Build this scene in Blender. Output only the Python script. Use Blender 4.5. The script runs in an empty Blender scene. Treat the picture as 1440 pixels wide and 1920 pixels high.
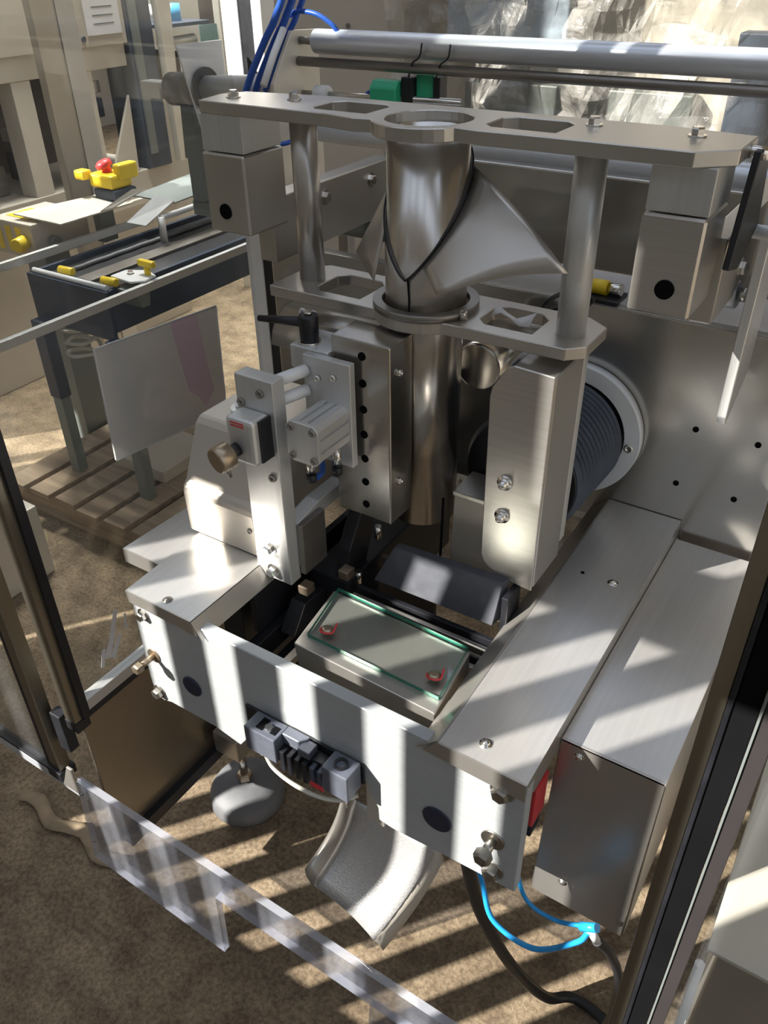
import bpy, bmesh, math, random
from mathutils import Vector, Matrix, noise
random.seed(7)
S = bpy.context.scene
COL = S.collection
PI = math.pi

# ------------------------------------------------------------------ camera
cam_d = bpy.data.cameras.new('camera')
cam = bpy.data.objects.new('camera', cam_d)
COL.objects.link(cam)
R0 = Vector((0.84186658, 0.53952523, -0.01316045))
R1 = Vector((0.29898989, -0.48656277, -0.82089081))
R2 = Vector((-0.44929468, 0.68714569, -0.57093352))
cam.matrix_world = Matrix(((R0.x, -R1.x, -R2.x, 0.745),
                           (R0.y, -R1.y, -R2.y, -0.517),
                           (R0.z, -R1.z, -R2.z, 1.6),
                           (0, 0, 0, 1)))
cam_d.sensor_fit = 'HORIZONTAL'
cam_d.sensor_width = 36.0
cam_d.lens = 36.0 * 1541.56 / 1440.0
cam_d.clip_start = 0.02
S.camera = cam

# ------------------------------------------------------------------ light
S.view_settings.view_transform = 'Standard'
S.view_settings.look = 'None'
S.view_settings.gamma = 1.0
S.view_settings.use_curve_mapping = False
S.view_settings.exposure = 0.75

w = bpy.data.worlds.new('world'); S.world = w; w.use_nodes = True
nt = w.node_tree; nt.nodes.clear()
wo = nt.nodes.new('ShaderNodeOutputWorld'); bg = nt.nodes.new('ShaderNodeBackground')
tc = nt.nodes.new('ShaderNodeTexCoord'); sp = nt.nodes.new('ShaderNodeSeparateXYZ')
rp = nt.nodes.new('ShaderNodeValToRGB')
rp.color_ramp.elements[0].position = 0.0; rp.color_ramp.elements[0].color = (0.62, 0.60, 0.56, 1)
rp.color_ramp.elements[1].position = 0.5; rp.color_ramp.elements[1].color = (0.72, 0.82, 1.0, 1)
nt.links.new(tc.outputs['Generated'], sp.inputs[0]); nt.links.new(sp.outputs['Z'], rp.inputs[0])
nt.links.new(rp.outputs[0], bg.inputs[0]); nt.links.new(bg.outputs[0], wo.inputs[0])
bg.inputs[1].default_value = 0.72

sun_d = bpy.data.lights.new('sun', 'SUN'); sun = bpy.data.objects.new('sun', sun_d); COL.objects.link(sun)
SUN = Vector((0.505, 0.670, -0.545)).normalized()
sun.rotation_euler = SUN.to_track_quat('-Z', 'Y').to_euler()
sun.location = (-2, -3, 4)
sun_d.energy = 8.2; sun_d.angle = math.radians(0.4); sun_d.color = (1.0, 0.95, 0.87)

# ------------------------------------------------------------------ materials
MATS = {}
def base_mat(name):
    m = bpy.data.materials.new(name); m.use_nodes = True
    n = m.node_tree; p = n.nodes['Principled BSDF']
    MATS[name] = m
    return m, n, p
def mat(name, col, rough=0.5, metal=0.0, var=0.08, scale=(8, 8, 8), bump=0.0, rvar=0.1, coat=0.0, detail=4):
    """procedural surface: stretched noise drives tint, gloss and fine relief"""
    m, n, p = base_mat(name)
    t = n.nodes.new('ShaderNodeTexCoord'); mp = n.nodes.new('ShaderNodeMapping'); mp.inputs['Scale'].default_value = scale
    nz = n.nodes.new('ShaderNodeTexNoise'); nz.inputs['Scale'].default_value = 1.0; nz.inputs['Detail'].default_value = detail
    n.links.new(t.outputs['Object'], mp.inputs[0]); n.links.new(mp.outputs[0], nz.inputs['Vector'])
    r = n.nodes.new('ShaderNodeValToRGB')
    c0 = [max(0, c * (1 - var)) for c in col]; c1 = [min(1, c * (1 + var)) for c in col]
    r.color_ramp.elements[0].position = 0.3; r.color_ramp.elements[1].position = 0.7
    r.color_ramp.elements[0].color = (*c0, 1); r.color_ramp.elements[1].color = (*c1, 1)
    n.links.new(nz.outputs['Fac'], r.inputs[0]); n.links.new(r.outputs[0], p.inputs['Base Color'])
    mr = n.nodes.new('ShaderNodeMapRange'); mr.inputs['To Min'].default_value = max(0.02, rough - rvar); mr.inputs['To Max'].default_value = min(1, rough + rvar)
    n.links.new(nz.outputs['Fac'], mr.inputs['Value']); n.links.new(mr.outputs[0], p.inputs['Roughness'])
    p.inputs['Metallic'].default_value = metal
    if coat: p.inputs['Coat Weight'].default_value = coat
    if bump:
        b = n.nodes.new('ShaderNodeBump'); b.inputs['Strength'].default_value = bump; b.inputs['Distance'].default_value = 0.002
        n.links.new(nz.outputs['Fac'], b.inputs['Height']); n.links.new(b.outputs[0], p.inputs['Normal'])
    return m
steel = mat('brushed_steel', (0.58, 0.555, 0.52), 0.30, 0.80, 0.05, (6, 6, 260), 0.025, rvar=0.05)
steel_x = mat('brushed_steel_sheet', (0.70, 0.685, 0.66), 0.34, 0.72, 0.04, (180, 6, 6), 0.015, rvar=0.05)
steel_soft = mat('satin_steel', (0.56, 0.535, 0.495), 0.34, 0.80, 0.06, (5, 5, 5), 0.0)
steel_panel = mat('polished_panel', (0.52, 0.505, 0.475), 0.2, 0.9, 0.06, (3, 3, 3), 0.25, rvar=0.06, detail=1)
steel_tube = mat('polished_tube', (0.58, 0.555, 0.52), 0.24, 1.0, 0.03, (60, 60, 3), rvar=0.04)
steel_post = mat('olive_steel', (0.30, 0.27, 0.22), 0.32, 0.9, 0.1, (6, 6, 3))
boltm = mat('bolt_steel', (0.42, 0.40, 0.36), 0.3, 0.95, 0.1, (40, 40, 40))
steel_dark = mat('dark_steel', (0.30, 0.28, 0.26), 0.40, 0.85, 0.12, (10, 10, 60), 0.04)
alu = mat('satin_aluminium', (0.66, 0.665, 0.66), 0.46, 0.65, 0.05, (160, 10, 10), 0.03)
alu_bar = mat('brushed_aluminium', (0.47, 0.495, 0.51), 0.5, 0.3, 0.06, (10, 10, 300), 0.05)
alu_roll = mat('anodised_roller', (0.70, 0.74, 0.80), 0.38, 0.6, 0.03, (10, 60, 60))
chrome = mat('bright_steel', (0.72, 0.70, 0.66), 0.2, 1.0, 0.05, (40, 40, 40))
black = mat('black_plastic', (0.012, 0.013, 0.017), 0.45, 0, 0.3, (30, 30, 30))
void = mat('hole_black', (0.006, 0.006, 0.007), 0.8, 0, 0.2); void.node_tree.nodes['Principled BSDF'].inputs['Specular IOR Level'].default_value = 0.05
bellowm = mat('bellows_rubber', (0.065, 0.08, 0.105), 0.38, 0, 0.15, (30, 30, 30))
steel_front = mat('mirror_brushed_steel', (0.50, 0.475, 0.44), 0.24, 0.97, 0.05, (6, 6, 260), 0.02, rvar=0.04)
housem = mat('warm_satin_steel', (0.62, 0.57, 0.50), 0.42, 0.45, 0.05, (5, 5, 5))
skirtm = mat('olive_sheet', (0.36, 0.32, 0.26), 0.32, 0.9, 0.08, (4, 4, 4))
navy = mat('navy_rubber', (0.015, 0.02, 0.045), 0.5, 0, 0.2, (40, 40, 40))
jawgrey = mat('dark_grey_jaw', (0.075, 0.08, 0.095), 0.65, 0.0, 0.15, (60, 60, 60))
sensorgrey = mat('slate_plastic', (0.105, 0.115, 0.145), 0.42, 0.1, 0.1, (60, 60, 60))
white = mat('white_plastic', (0.78, 0.80, 0.82), 0.45, 0, 0.04, (20, 20, 20))
cream = mat('cream_steel', (0.56, 0.52, 0.45), 0.5, 0.2, 0.06, (6, 6, 6))
cream2 = mat('pale_cream_steel', (0.68, 0.645, 0.57), 0.5, 0.2, 0.06, (6, 6, 6))
yellow = mat('yellow_plastic', (0.85, 0.62, 0.03), 0.4, 0, 0.06, (30, 30, 30))
red = mat('red_plastic', (0.65, 0.045, 0.05), 0.4, 0, 0.06, (30, 30, 30))
green = mat('green_plastic', (0.03, 0.42, 0.22), 0.4, 0, 0.06, (30, 30, 30))
bluetube = mat('blue_tube', (0.02, 0.32, 0.75), 0.3, 0, 0.05, (30, 30, 30))
deepblue = mat('deep_blue_tube', (0.025, 0.10, 0.45), 0.35, 0, 0.05, (30, 30, 30))
bluepaint = mat('dark_blue_paint', (0.022, 0.04, 0.075), 0.45, 0, 0.25, (6, 6, 6), coat=0.1)
greypaint = mat('grey_paint', (0.20, 0.225, 0.22), 0.5, 0.2, 0.1, (8, 8, 8))
wood = mat('pallet_wood', (0.33, 0.25, 0.175), 0.8, 0, 0.3, (3, 40, 40), 0.3)
plywood = mat('plywood', (0.50, 0.33, 0.17), 0.7, 0, 0.2, (6, 6, 40))
paper = mat('paper', (0.80, 0.80, 0.82), 0.7, 0, 0.03, (12, 12, 12))
brass = mat('bronze_knob', (0.42, 0.34, 0.25), 0.35, 0.85, 0.1, (60, 60, 60))
cable_w = mat('pale_cable', (0.62, 0.60, 0.52), 0.5, 0, 0.05)
rubber = mat('grey_rubber', (0.14, 0.145, 0.155), 0.6, 0, 0.15, (20, 20, 20))
wallm = mat('hall_wall', (0.42, 0.39, 0.34), 0.85, 0, 0.1, (1, 1, 1))
darkbg = mat('dark_blue_grey', (0.055, 0.07, 0.10), 0.55, 0, 0.3, (5, 5, 5))
brownbg = mat('brown_dark', (0.10, 0.075, 0.06), 0.7, 0, 0.4, (9, 9, 9))
teal = mat('teal_pane', (0.18, 0.32, 0.32), 0.3, 0, 0.1)
skyblue = mat('light_blue_plastic', (0.10, 0.42, 0.72), 0.4, 0, 0.1)
palebl = mat('pale_blue_paint', (0.50, 0.60, 0.72), 0.5, 0, 0.06)

def clear_mat(name, tint, haze, gloss=0.06, hazecol=(0.85, 0.87, 0.9), rough=0.03, smudge=0.0):
    m = bpy.data.materials.new(name); m.use_nodes = True; n = m.node_tree; n.nodes.clear()
    o = n.nodes.new('ShaderNodeOutputMaterial')
    tr = n.nodes.new('ShaderNodeBsdfTransparent'); tr.inputs[0].default_value = (*tint, 1)
    gl = n.nodes.new('ShaderNodeBsdfGlossy'); gl.inputs['Roughness'].default_value = rough
    df = n.nodes.new('ShaderNodeBsdfDiffuse'); df.inputs[0].default_value = (*hazecol, 1)
    a = n.nodes.new('ShaderNodeMixShader'); b = n.nodes.new('ShaderNodeMixShader')
    t = n.nodes.new('ShaderNodeTexCoord'); nz = n.nodes.new('ShaderNodeTexNoise'); nz.inputs['Scale'].default_value = 5; nz.inputs['Detail'].default_value = 5
    mr = n.nodes.new('ShaderNodeMapRange'); mr.inputs['From Min'].default_value = 0.45; mr.inputs['From Max'].default_value = 0.75
    mr.inputs['To Min'].default_value = haze; mr.inputs['To Max'].default_value = haze + smudge
    n.links.new(t.outputs['Object'], nz.inputs['Vector']); n.links.new(nz.outputs['Fac'], mr.inputs['Value'])
    n.links.new(mr.outputs[0], a.inputs[0]); n.links.new(tr.outputs[0], a.inputs[1]); n.links.new(df.outputs[0], a.inputs[2])
    lw = n.nodes.new('ShaderNodeLayerWeight'); lw.inputs['Blend'].default_value = 0.5
    pw = n.nodes.new('ShaderNodeMath'); pw.operation = 'POWER'; pw.inputs[1].default_value = 4.0
    ma = n.nodes.new('ShaderNodeMath'); ma.operation = 'MULTIPLY_ADD'; ma.inputs[1].default_value = 0.6; ma.inputs[2].default_value = gloss
    n.links.new(lw.outputs['Facing'], pw.inputs[0]); n.links.new(pw.outputs[0], ma.inputs[0])
    n.links.new(ma.outputs[0], b.inputs[0]); n.links.new(a.outputs[0], b.inputs[1]); n.links.new(gl.outputs[0], b.inputs[2])
    n.links.new(b.outputs[0], o.inputs[0]); MATS[name] = m
    return m
acrylic = clear_mat('clear_acrylic', (0.95, 0.96, 0.95), 0.015, 0.03, smudge=0.03)
acrylic_lip = clear_mat('clear_acrylic_lip', (0.88, 0.90, 0.95), 0.07, 0.12, hazecol=(0.8, 0.84, 0.95), smudge=0.12)
acrylic_edge = clear_mat('acrylic_edge', (0.85, 0.87, 0.93), 0.35, 0.12, hazecol=(0.82, 0.85, 0.95))
greenglass = clear_mat('green_glass', (0.97, 0.99, 0.985), 0.0, 0.05)
greenedge = mat('green_glass_edge', (0.015, 0.17, 0.11), 0.25, 0, 0.1)
reflection_mat = clear_mat('reflection_sheet', (0.72, 0.70, 0.69), 0.72, 0.04, hazecol=(0.93, 0.88, 0.87), smudge=0.1)  # pale tint of a pane reflection, put into the sheet colour

# crumpled clear film
wrap, n, p = base_mat('clear_film'); n.nodes.clear()
o = n.nodes.new('ShaderNodeOutputMaterial'); tr = n.nodes.new('ShaderNodeBsdfTransparent'); tr.inputs[0].default_value = (0.93, 0.93, 0.9, 1)
pb = n.nodes.new('ShaderNodeBsdfPrincipled'); pb.inputs['Base Color'].default_value = (0.50, 0.48, 0.44, 1); pb.inputs['Roughness'].default_value = 0.16
pb.inputs['Specular IOR Level'].default_value = 0.9
t = n.nodes.new('ShaderNodeTexCoord'); nz = n.nodes.new('ShaderNodeTexNoise'); nz.inputs['Scale'].default_value = 9; nz.inputs['Detail'].default_value = 6; nz.inputs['Distortion'].default_value = 1.5
bp = n.nodes.new('ShaderNodeBump'); bp.inputs['Strength'].default_value = 0.8; bp.inputs['Distance'].default_value = 0.03
mr = n.nodes.new('ShaderNodeMapRange'); mr.inputs['From Min'].default_value = 0.35; mr.inputs['From Max'].default_value = 0.7; mr.inputs['To Min'].default_value = 0.12; mr.inputs['To Max'].default_value = 0.62
mx = n.nodes.new('ShaderNodeMixShader')
n.links.new(t.outputs['Object'], nz.inputs['Vector']); n.links.new(nz.outputs['Fac'], bp.inputs['Height']); n.links.new(bp.outputs[0], pb.inputs['Normal'])
n.links.new(nz.outputs['Fac'], mr.inputs['Value']); n.links.new(mr.outputs[0], mx.inputs[0]); n.links.new(tr.outputs[0], mx.inputs[1]); n.links.new(pb.outputs[0], mx.inputs[2]); n.links.new(mx.outputs[0], o.inputs[0])

# sandy concrete floor
floorm, n, p = base_mat('sandy_concrete')
t = n.nodes.new('ShaderNodeTexCoord')
n1 = n.nodes.new('ShaderNodeTexNoise'); n1.inputs['Scale'].default_value = 11; n1.inputs['Detail'].default_value = 12; n1.inputs['Roughness'].default_value = 0.68
n2 = n.nodes.new('ShaderNodeTexNoise'); n2.inputs['Scale'].default_value = 110; n2.inputs['Detail'].default_value = 10; n2.inputs['Roughness'].default_value = 0.72
r1 = n.nodes.new('ShaderNodeValToRGB'); r1.color_ramp.elements[0].position = 0.34; r1.color_ramp.elements[1].position = 0.66
r1.color_ramp.elements[0].color = (0.155, 0.112, 0.070, 1); r1.color_ramp.elements[1].color = (0.36, 0.28, 0.185, 1)
r2 = n.nodes.new('ShaderNodeValToRGB'); r2.color_ramp.elements[0].position = 0.41; r2.color_ramp.elements[1].position = 0.58
r2.color_ramp.elements[0].color = (0.55, 0.53, 0.50, 1); r2.color_ramp.elements[1].color = (1, 1, 1, 1)
mm = n.nodes.new('ShaderNodeMix'); mm.data_type = 'RGBA'; mm.blend_type = 'MULTIPLY'; mm.inputs[0].default_value = 1.0
for q in (n1, n2): n.links.new(t.outputs['Object'], q.inputs['Vector'])
n.links.new(n1.outputs['Fac'], r1.inputs[0]); n.links.new(n2.outputs['Fac'], r2.inputs[0])
n.links.new(r1.outputs[0], mm.inputs[6]); n.links.new(r2.outputs[0], mm.inputs[7]); n.links.new(mm.outputs[2], p.inputs['Base Color'])
bp = n.nodes.new('ShaderNodeBump'); bp.inputs['Strength'].default_value = 0.5; bp.inputs['Distance'].default_value = 0.004
n.links.new(n2.outputs['Fac'], bp.inputs['Height']); n.links.new(bp.outputs[0], p.inputs['Normal']); p.inputs['Roughness'].default_value = 0.85

# ------------------------------------------------------------------ mesh helpers
WL = {}
def V(*a): return Vector(a)
def bevel(bm, geom_verts, off):
    es = {e for v in geom_verts for e in v.link_edges}
    bmesh.ops.bevel(bm, geom=list(es), offset=off, segments=1, affect='EDGES', profile=0.5)
def box(b, x0, x1, y0, y1, z0, z1, bev=0.0, rz=0.0):
    t = bmesh.new()
    bmesh.ops.create_cube(t, size=1.0)
    for v in t.verts:
        v.co = V((v.co.x) * (x1 - x0), (v.co.y) * (y1 - y0), (v.co.z) * (z1 - z0))
    if bev: bmesh.ops.bevel(t, geom=t.edges[:], offset=bev, segments=2, affect='EDGES', profile=0.5)
    m = Matrix.Translation(V((x0 + x1) / 2, (y0 + y1) / 2, (z0 + z1) / 2)) @ Matrix.Rotation(rz, 4, 'Z')
    join(b, t, m)
    return b
def join(b, t, m=None):
    if m is not None: t.transform(m)
    vm = {}
    for v in t.verts: vm[v] = b.verts.new(v.co)
    for f in t.faces:
        try:
            nf = b.faces.new([vm[v] for v in f.verts]); nf.smooth = f.smooth; nf.material_index = f.material_index
        except ValueError: pass
    t.free()
def hexa(b, pts, bev=0.0):
    """eight corners: bottom four then top four, both counter-clockwise from above"""
    t = bmesh.new(); v = [t.verts.new(q) for q in pts]
    for f in ((3, 2, 1, 0), (4, 5, 6, 7), (0, 1, 5, 4), (1, 2, 6, 5), (2, 3, 7, 6), (3, 0, 4, 7)): t.faces.new([v[i] for i in f])
    if bev: bmesh.ops.bevel(t, geom=t.edges[:], offset=bev, segments=2, affect='EDGES', profile=0.5)
    join(b, t); return b
def prism(b, pts, axis, a0, a1, bev=0.0, holes=()):
    """closed outline in the two other axes, run from a0 to a1 along axis; holes are cut right through"""
    t = bmesh.new()
    def P(q, a):
        if axis == 'x': return V(a, q[0], q[1])
        if axis == 'y': return V(q[0], a, q[1])
        return V(q[0], q[1], a)
    if not holes:
        lo = [t.verts.new(P(q, a0)) for q in pts]; hi = [t.verts.new(P(q, a1)) for q in pts]
        t.faces.new(lo); t.faces.new(list(reversed(hi)))
        k = len(pts)
        for i in range(k): t.faces.new((lo[i], hi[i], hi[(i + 1) % k], lo[(i + 1) % k]))
    else:
        loops = [list(pts)] + [list(h) for h in holes]
        for a in (a0, a1):
            es = []
            for L in loops:
                vs = [t.verts.new(P(q, a)) for q in L]
                es += [t.edges.new((vs[i], vs[(i + 1) % len(vs)])) for i in range(len(vs))]
            bmesh.ops.triangle_fill(t, use_beauty=True, use_dissolve=False, edges=es)
        for L in loops:
            lo = [t.verts.new(P(q, a0)) for q in L]; hi = [t.verts.new(P(q, a1)) for q in L]
            for i in range(len(L)): t.faces.new((lo[i], hi[i], hi[(i + 1) % len(L)], lo[(i + 1) % len(L)]))
        bmesh.ops.remove_doubles(t, verts=t.verts[:], dist=1e-6)
    bmesh.ops.recalc_face_normals(t, faces=t.faces[:])
    if bev:
        es = [e for e in t.edges if len(e.link_faces) == 2 and e.calc_face_angle(0) > 0.5]
        bmesh.ops.bevel(t, geom=es, offset=bev, segments=1, affect='EDGES', profile=0.5)
    join(b, t); return b
def frame_of(d):
    d = d.normalized(); u = d.orthogonal().normalized(); return d, u, d.cross(u)
def cyl(b, p, q, r, seg=24, r2=None, caps=True, smooth=True, bev=0.0):
    p = Vector(p); q = Vector(q); r2 = r if r2 is None else r2
    prof = [(0, r), (1, r2)]
    if bev:
        L = (q - p).length; k = bev / L
        prof = [(0, r - bev), (k, r), (1 - k, r2), (1, r2 - bev)]
    return lathe(b, p, q, prof, seg, caps, smooth)
def lathe(b, p, q, prof, seg=24, caps=True, smooth=True):
    """profile of (fraction along p-q, radius)"""
    p = Vector(p); q = Vector(q); d, u, v = frame_of(q - p); L = (q - p).length
    rings = []
    for t_, r_ in prof:
        rings.append([b.verts.new(p + d * L * t_ + (u * math.cos(2 * PI * i / seg) + v * math.sin(2 * PI * i / seg)) * r_) for i in range(seg)])
    for a, c in zip(rings, rings[1:]):
        for i in range(seg):
            f = b.faces.new((a[i], a[(i + 1) % seg], c[(i + 1) % seg], c[i])); f.smooth = smooth
    if caps:
        b.faces.new(list(reversed(rings[0]))); b.faces.new(rings[-1])
    return b
def ring(b, p, q, ri, ro, seg=40):
    """flat washer or tube wall between p and q"""
    p = Vector(p); q = Vector(q); d, u, v = frame_of(q - p); L = (q - p).length
    prof = [(0, ri), (0, ro), (1, ro), (1, ri)]
    rings = [[b.verts.new(p + d * L * t_ + (u * math.cos(2 * PI * i / seg) + v * math.sin(2 * PI * i / seg)) * r_) for i in range(seg)] for t_, r_ in prof]
    for k in range(4):
        a, c = rings[k], rings[(k + 1) % 4]
        for i in range(seg):
            f = b.faces.new((a[i], a[(i + 1) % seg], c[(i + 1) % seg], c[i])); f.smooth = k in (1, 3)
    return b
def spline(pts, n=8):
    P = [Vector(q) for q in pts]; P = [P[0] * 2 - P[1]] + P + [P[-1] * 2 - P[-2]]; out = []
    for i in range(1, len(P) - 2):
        for k in range(n):
            s = k / n; a, b_, c, d = P[i - 1], P[i], P[i + 1], P[i + 2]
            out.append(0.5 * ((2 * b_) + (c - a) * s + (2 * a - 5 * b_ + 4 * c - d) * s * s + (3 * b_ - a - 3 * c + d) * s ** 3))
    out.append(P[-2]); return out
def tube(b, pts, r, seg=10, smoothpath=True):
    pts = spline(pts) if smoothpath else [Vector(q) for q in pts]
    rings = []; u = None
    for i, q in enumerate(pts):
        d = (pts[min(i + 1, len(pts) - 1)] - pts[max(i - 1, 0)]).normalized()
        u = d.orthogonal().normalized() if u is None else (u - d * u.dot(d)).normalized()
        v = d.cross(u)
        rings.append([b.verts.new(q + (u * math.cos(2 * PI * k / seg) + v * math.sin(2 * PI * k / seg)) * r) for k in range(seg)])
    for a, c in zip(rings, rings[1:]):
        for i in range(seg):
            f = b.faces.new((a[i], a[(i + 1) % seg], c[(i + 1) % seg], c[i])); f.smooth = True
    b.faces.new(list(reversed(rings[0]))); b.faces.new(rings[-1])
    return b
def sheet(b, grid, th):
    """thin solid sheet through a grid of points"""
    t = bmesh.new(); vs = [[t.verts.new(q) for q in row] for row in grid]
    for i in range(len(vs) - 1):
        for j in range(len(vs[0]) - 1):
            t.faces.new((vs[i][j], vs[i][j + 1], vs[i + 1][j + 1], vs[i + 1][j])).smooth = True
    bmesh.ops.recalc_face_normals(t, faces=t.faces[:])
    bmesh.ops.solidify(t, geom=t.faces[:], thickness=th)
    join(b, t); return b
def B(fn, *a, **k):
    b = bmesh.new(); fn(b, *a, **k); return b
def circle(cx, cy, r, n=24, a0=0.0): return [(cx + r * math.cos(a0 + 2 * PI * i / n), cy + r * math.sin(a0 + 2 * PI * i / n)) for i in range(n)]

def thing(name, label, cat, loc, group=None):
    o = bpy.data.objects.new(name, None); COL.objects.link(o); o.empty_display_size = 0.05
    o.location = loc; WL[o.name] = Vector(loc)
    o['label'] = label; o['category'] = cat
    if group: o['group'] = group
    return o
def part(name, bm, m, parent, label=None, kind=None):
    wl = WL[parent.name]
    bm.transform(Matrix.Translation(-wl))
    me = bpy.data.meshes.new(name); bm.to_mesh(me); bm.free()
    for mm_ in (m if isinstance(m, (list, tuple)) else [m]): me.materials.append(mm_)
    o = bpy.data.objects.new(name, me); COL.objects.link(o); o.parent = parent; WL[o.name] = wl
    if label: o['label'] = label
    if kind: o['kind'] = kind
    return o
def solo(name, bm, m, label=None, cat=None, group=None, kind=None):
    lo = V(1e9, 1e9, 1e9); hi = -lo
    for v in bm.verts:
        for i in range(3): lo[i] = min(lo[i], v.co[i]); hi[i] = max(hi[i], v.co[i])
    c = V((lo.x + hi.x) / 2, (lo.y + hi.y) / 2, lo.z)
    bm.transform(Matrix.Translation(-c))
    me = bpy.data.meshes.new(name); bm.to_mesh(me); bm.free()
    for mm_ in (m if isinstance(m, (list, tuple)) else [m]): me.materials.append(mm_)
    o = bpy.data.objects.new(name, me); COL.objects.link(o); o.location = c; WL[o.name] = c
    if label: o['label'] = label
    if cat: o['category'] = cat
    if group: o['group'] = group
    if kind: o['kind'] = kind
    return o
def hexbolt(p, d, r, h, washer=True, stud=0.0):
    """hex head standing on p along d"""
    b = bmesh.new(); p = Vector(p); d = Vector(d).normalized()
    if washer: cyl(b, p, p + d * h * 0.18, r * 1.35, 20)
    s = p + d * (h * 0.18 + stud)
    if stud: cyl(b, p, s, r * 0.55, 12)
    lathe(b, s, s + d * h, [(0, r), (0.75, r), (1, r * 0.8)], 6, smooth=False)
    return b
def capscrew(p, d, r, h):
    b = bmesh.new(); p = Vector(p); d = Vector(d).normalized()
    lathe(b, p, p + d * h, [(0, r), (0.8, r), (1, r * 0.85), (1, r * 0.5), (0.4, r * 0.5)], 16)
    return b
def dome(p, d, r, h):
    b = bmesh.new(); p = Vector(p); d = Vector(d).normalized()
    lathe(b, p, p + d * h, [(0, r * 1.5), (0.12, r * 1.5), (0.13, r), (0.55, r * 0.95), (0.85, r * 0.6), (1, r * 0.1)], 14)
    return b
FR = (0, -1, 0); UP = (0, 0, 1); RT = (1, 0, 0)

# ================================================================== SETTING
asphalt = mat('asphalt', (0.07, 0.068, 0.065), 0.9, 0, 0.2, (20, 20, 20))
blockwall = mat('light_block_render', (0.26, 0.235, 0.20), 0.9, 0, 0.15, (2, 2, 2))
solo('floor', B(box, -7, 5, -1.1, 8, -0.1, 0), floorm, kind='structure')
solo('trim_1', B(box, -12, 8, -6.5, -1.101, -0.15, -0.02), asphalt, kind='structure')  # unseen outside ground, made dark to cut bounced light
solo('wall_light_block', B(box, -12, 8, -5.2, -5.0, -0.02, 3.5), blockwall, kind='structure')  # unseen wall added outside to block horizon light from the front
solo('wall_back', B(box, -7, 5, 7.9, 8.0, 0, 4.5), wallm, kind='structure')
solo('wall_right', B(box, 5.0, 5.1, -1.0, 8.0, 0, 4.5), wallm, kind='structure')  # unseen hall wall, added to cut sky light from the right
solo('wall_left', B(box, -7.1, -7, -1.0, 8.0, 0, 4.5), wallm, kind='structure')
b = bmesh.new()
for y0, y1 in ((-1.1, -0.5), (0.9, 2.0), (6.6, 8.0)): box(b, -7, 5, y0, y1, 4.5, 4.6)
for y0, y1 in ((-0.5, 0.9), (2.0, 4.2), (4.3, 6.6)):
    box(b, -7, -5.5 if y0 > 1 else -2.5, y0, y1, 4.5, 4.6)
    if y0 != 2.0: box(b, 2.6 if y0 < 1 else -1.6, 5, y0, y1, 4.5, 4.6)
box(b, -1.6, 5, 2.0, 2.6, 4.5, 4.6); box(b, 1.5, 5, 2.6, 4.2, 4.5, 4.6)
solo('ceiling', b, wallm, kind='structure')  # unseen ceiling, openings shaped to light the covers and rear hall
fillglow, n, p = base_mat('fill_lamp_glow')  # glowing cover of the added fill lamps
p.inputs['Emission Color'].default_value = (1, 0.97, 0.9, 1); p.inputs['Emission Strength'].default_value = 1.2
for x, y, wh in ((-4.6, 2.0, 'nearest the left wall in the front row'), (-2.5, 2.0, 'nearest the machine in the front row'), (-4.6, 4.2, 'nearest the left wall in the back row'), (-2.5, 4.2, 'nearest the machine in the back row')):  # invented lamps, added to brighten the rear background
    if True:
        lt = thing('fill_lamp', 'added unseen fill lamp over rear hall, ' + wh, 'lamp', (x, y, 4.2), 'added fill lamps over the rear of the hall')
        part('housing', B(box, x - 0.7, x + 0.7, y - 0.16, y + 0.16, 4.24, 4.32, 0.005), white, lt)
        part('diffuser', B(box, x - 0.66, x + 0.66, y - 0.13, y + 0.13, 4.228, 4.2395), fillglow, lt)
        for dx in (-0.5, 0.5): part('hanger', B(cyl, (x + dx, y, 4.32), (x + dx, y, 4.62), 0.006, 8), steel_dark, lt)
        ld = bpy.data.lights.new('fill_light', 'AREA'); ld.shape = 'RECTANGLE'; ld.size = 1.3; ld.size_y = 0.26; ld.energy = 42; ld.spread = math.radians(65); ld.color = (1, 0.96, 0.88)
        lo_ = bpy.data.objects.new('fill_light', ld); COL.objects.link(lo_); lo_.parent = lt; lo_.location = (0, 0, 0.02)
# unseen front wall, openings shaped to place sun patches; slats inferred from the stripes
b = bmesh.new()
def wb_(x0, x1, z0, z1): box(b, x0, x1, -1.06, -0.99, z0, z1)
wb_(-7, 2.0, 0, 0.83)
wb_(-7, 2.0, 1.97, 2.06)
wb_(-7, -0.535, 2.06, 2.88); wb_(-0.44, 2.0, 2.06, 2.88); wb_(-0.535, -0.44, 2.45, 2.88)
wb_(-2.02, -1.36, 0.83, 1.97); wb_(-3.3, -2.12, 0.83, 1.97)
wb_(-7, 2.0, 4.25, 4.5)
wb_(-3.1, -2.2, 2.88, 4.25)
for k in range(9): wb_(-7 + k * 0.45, -6.7 + k * 0.45, 2.88, 4.25)
for k in range(6): wb_(-2.15 + k * 0.7, -2.02 + k * 0.7, 2.88, 4.25)
solo('wall_front_sun_mask', b, wallm, kind='structure')
wf = bpy.data.objects.new('window_1', None); COL.objects.link(wf); wf.location = (-1, -1.02, 0); WL['window_1'] = V(-1, -1.02, 0); wf['kind'] = 'structure'
me0 = None
for k in range(-22, 18):
    x = 0.0775 + 0.1235 * k - 0.754
    if me0 is None:
        o = part('slat', B(box, -1.032, -0.968, -1.026, -1.014, 0.83, 1.97), greypaint, wf); me0 = o.data
        o.location.x = x + 1.0
    else:
        o = bpy.data.objects.new('slat', me0); COL.objects.link(o); o.parent = wf; o.location = (x + 1.0, 0, 0)

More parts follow.
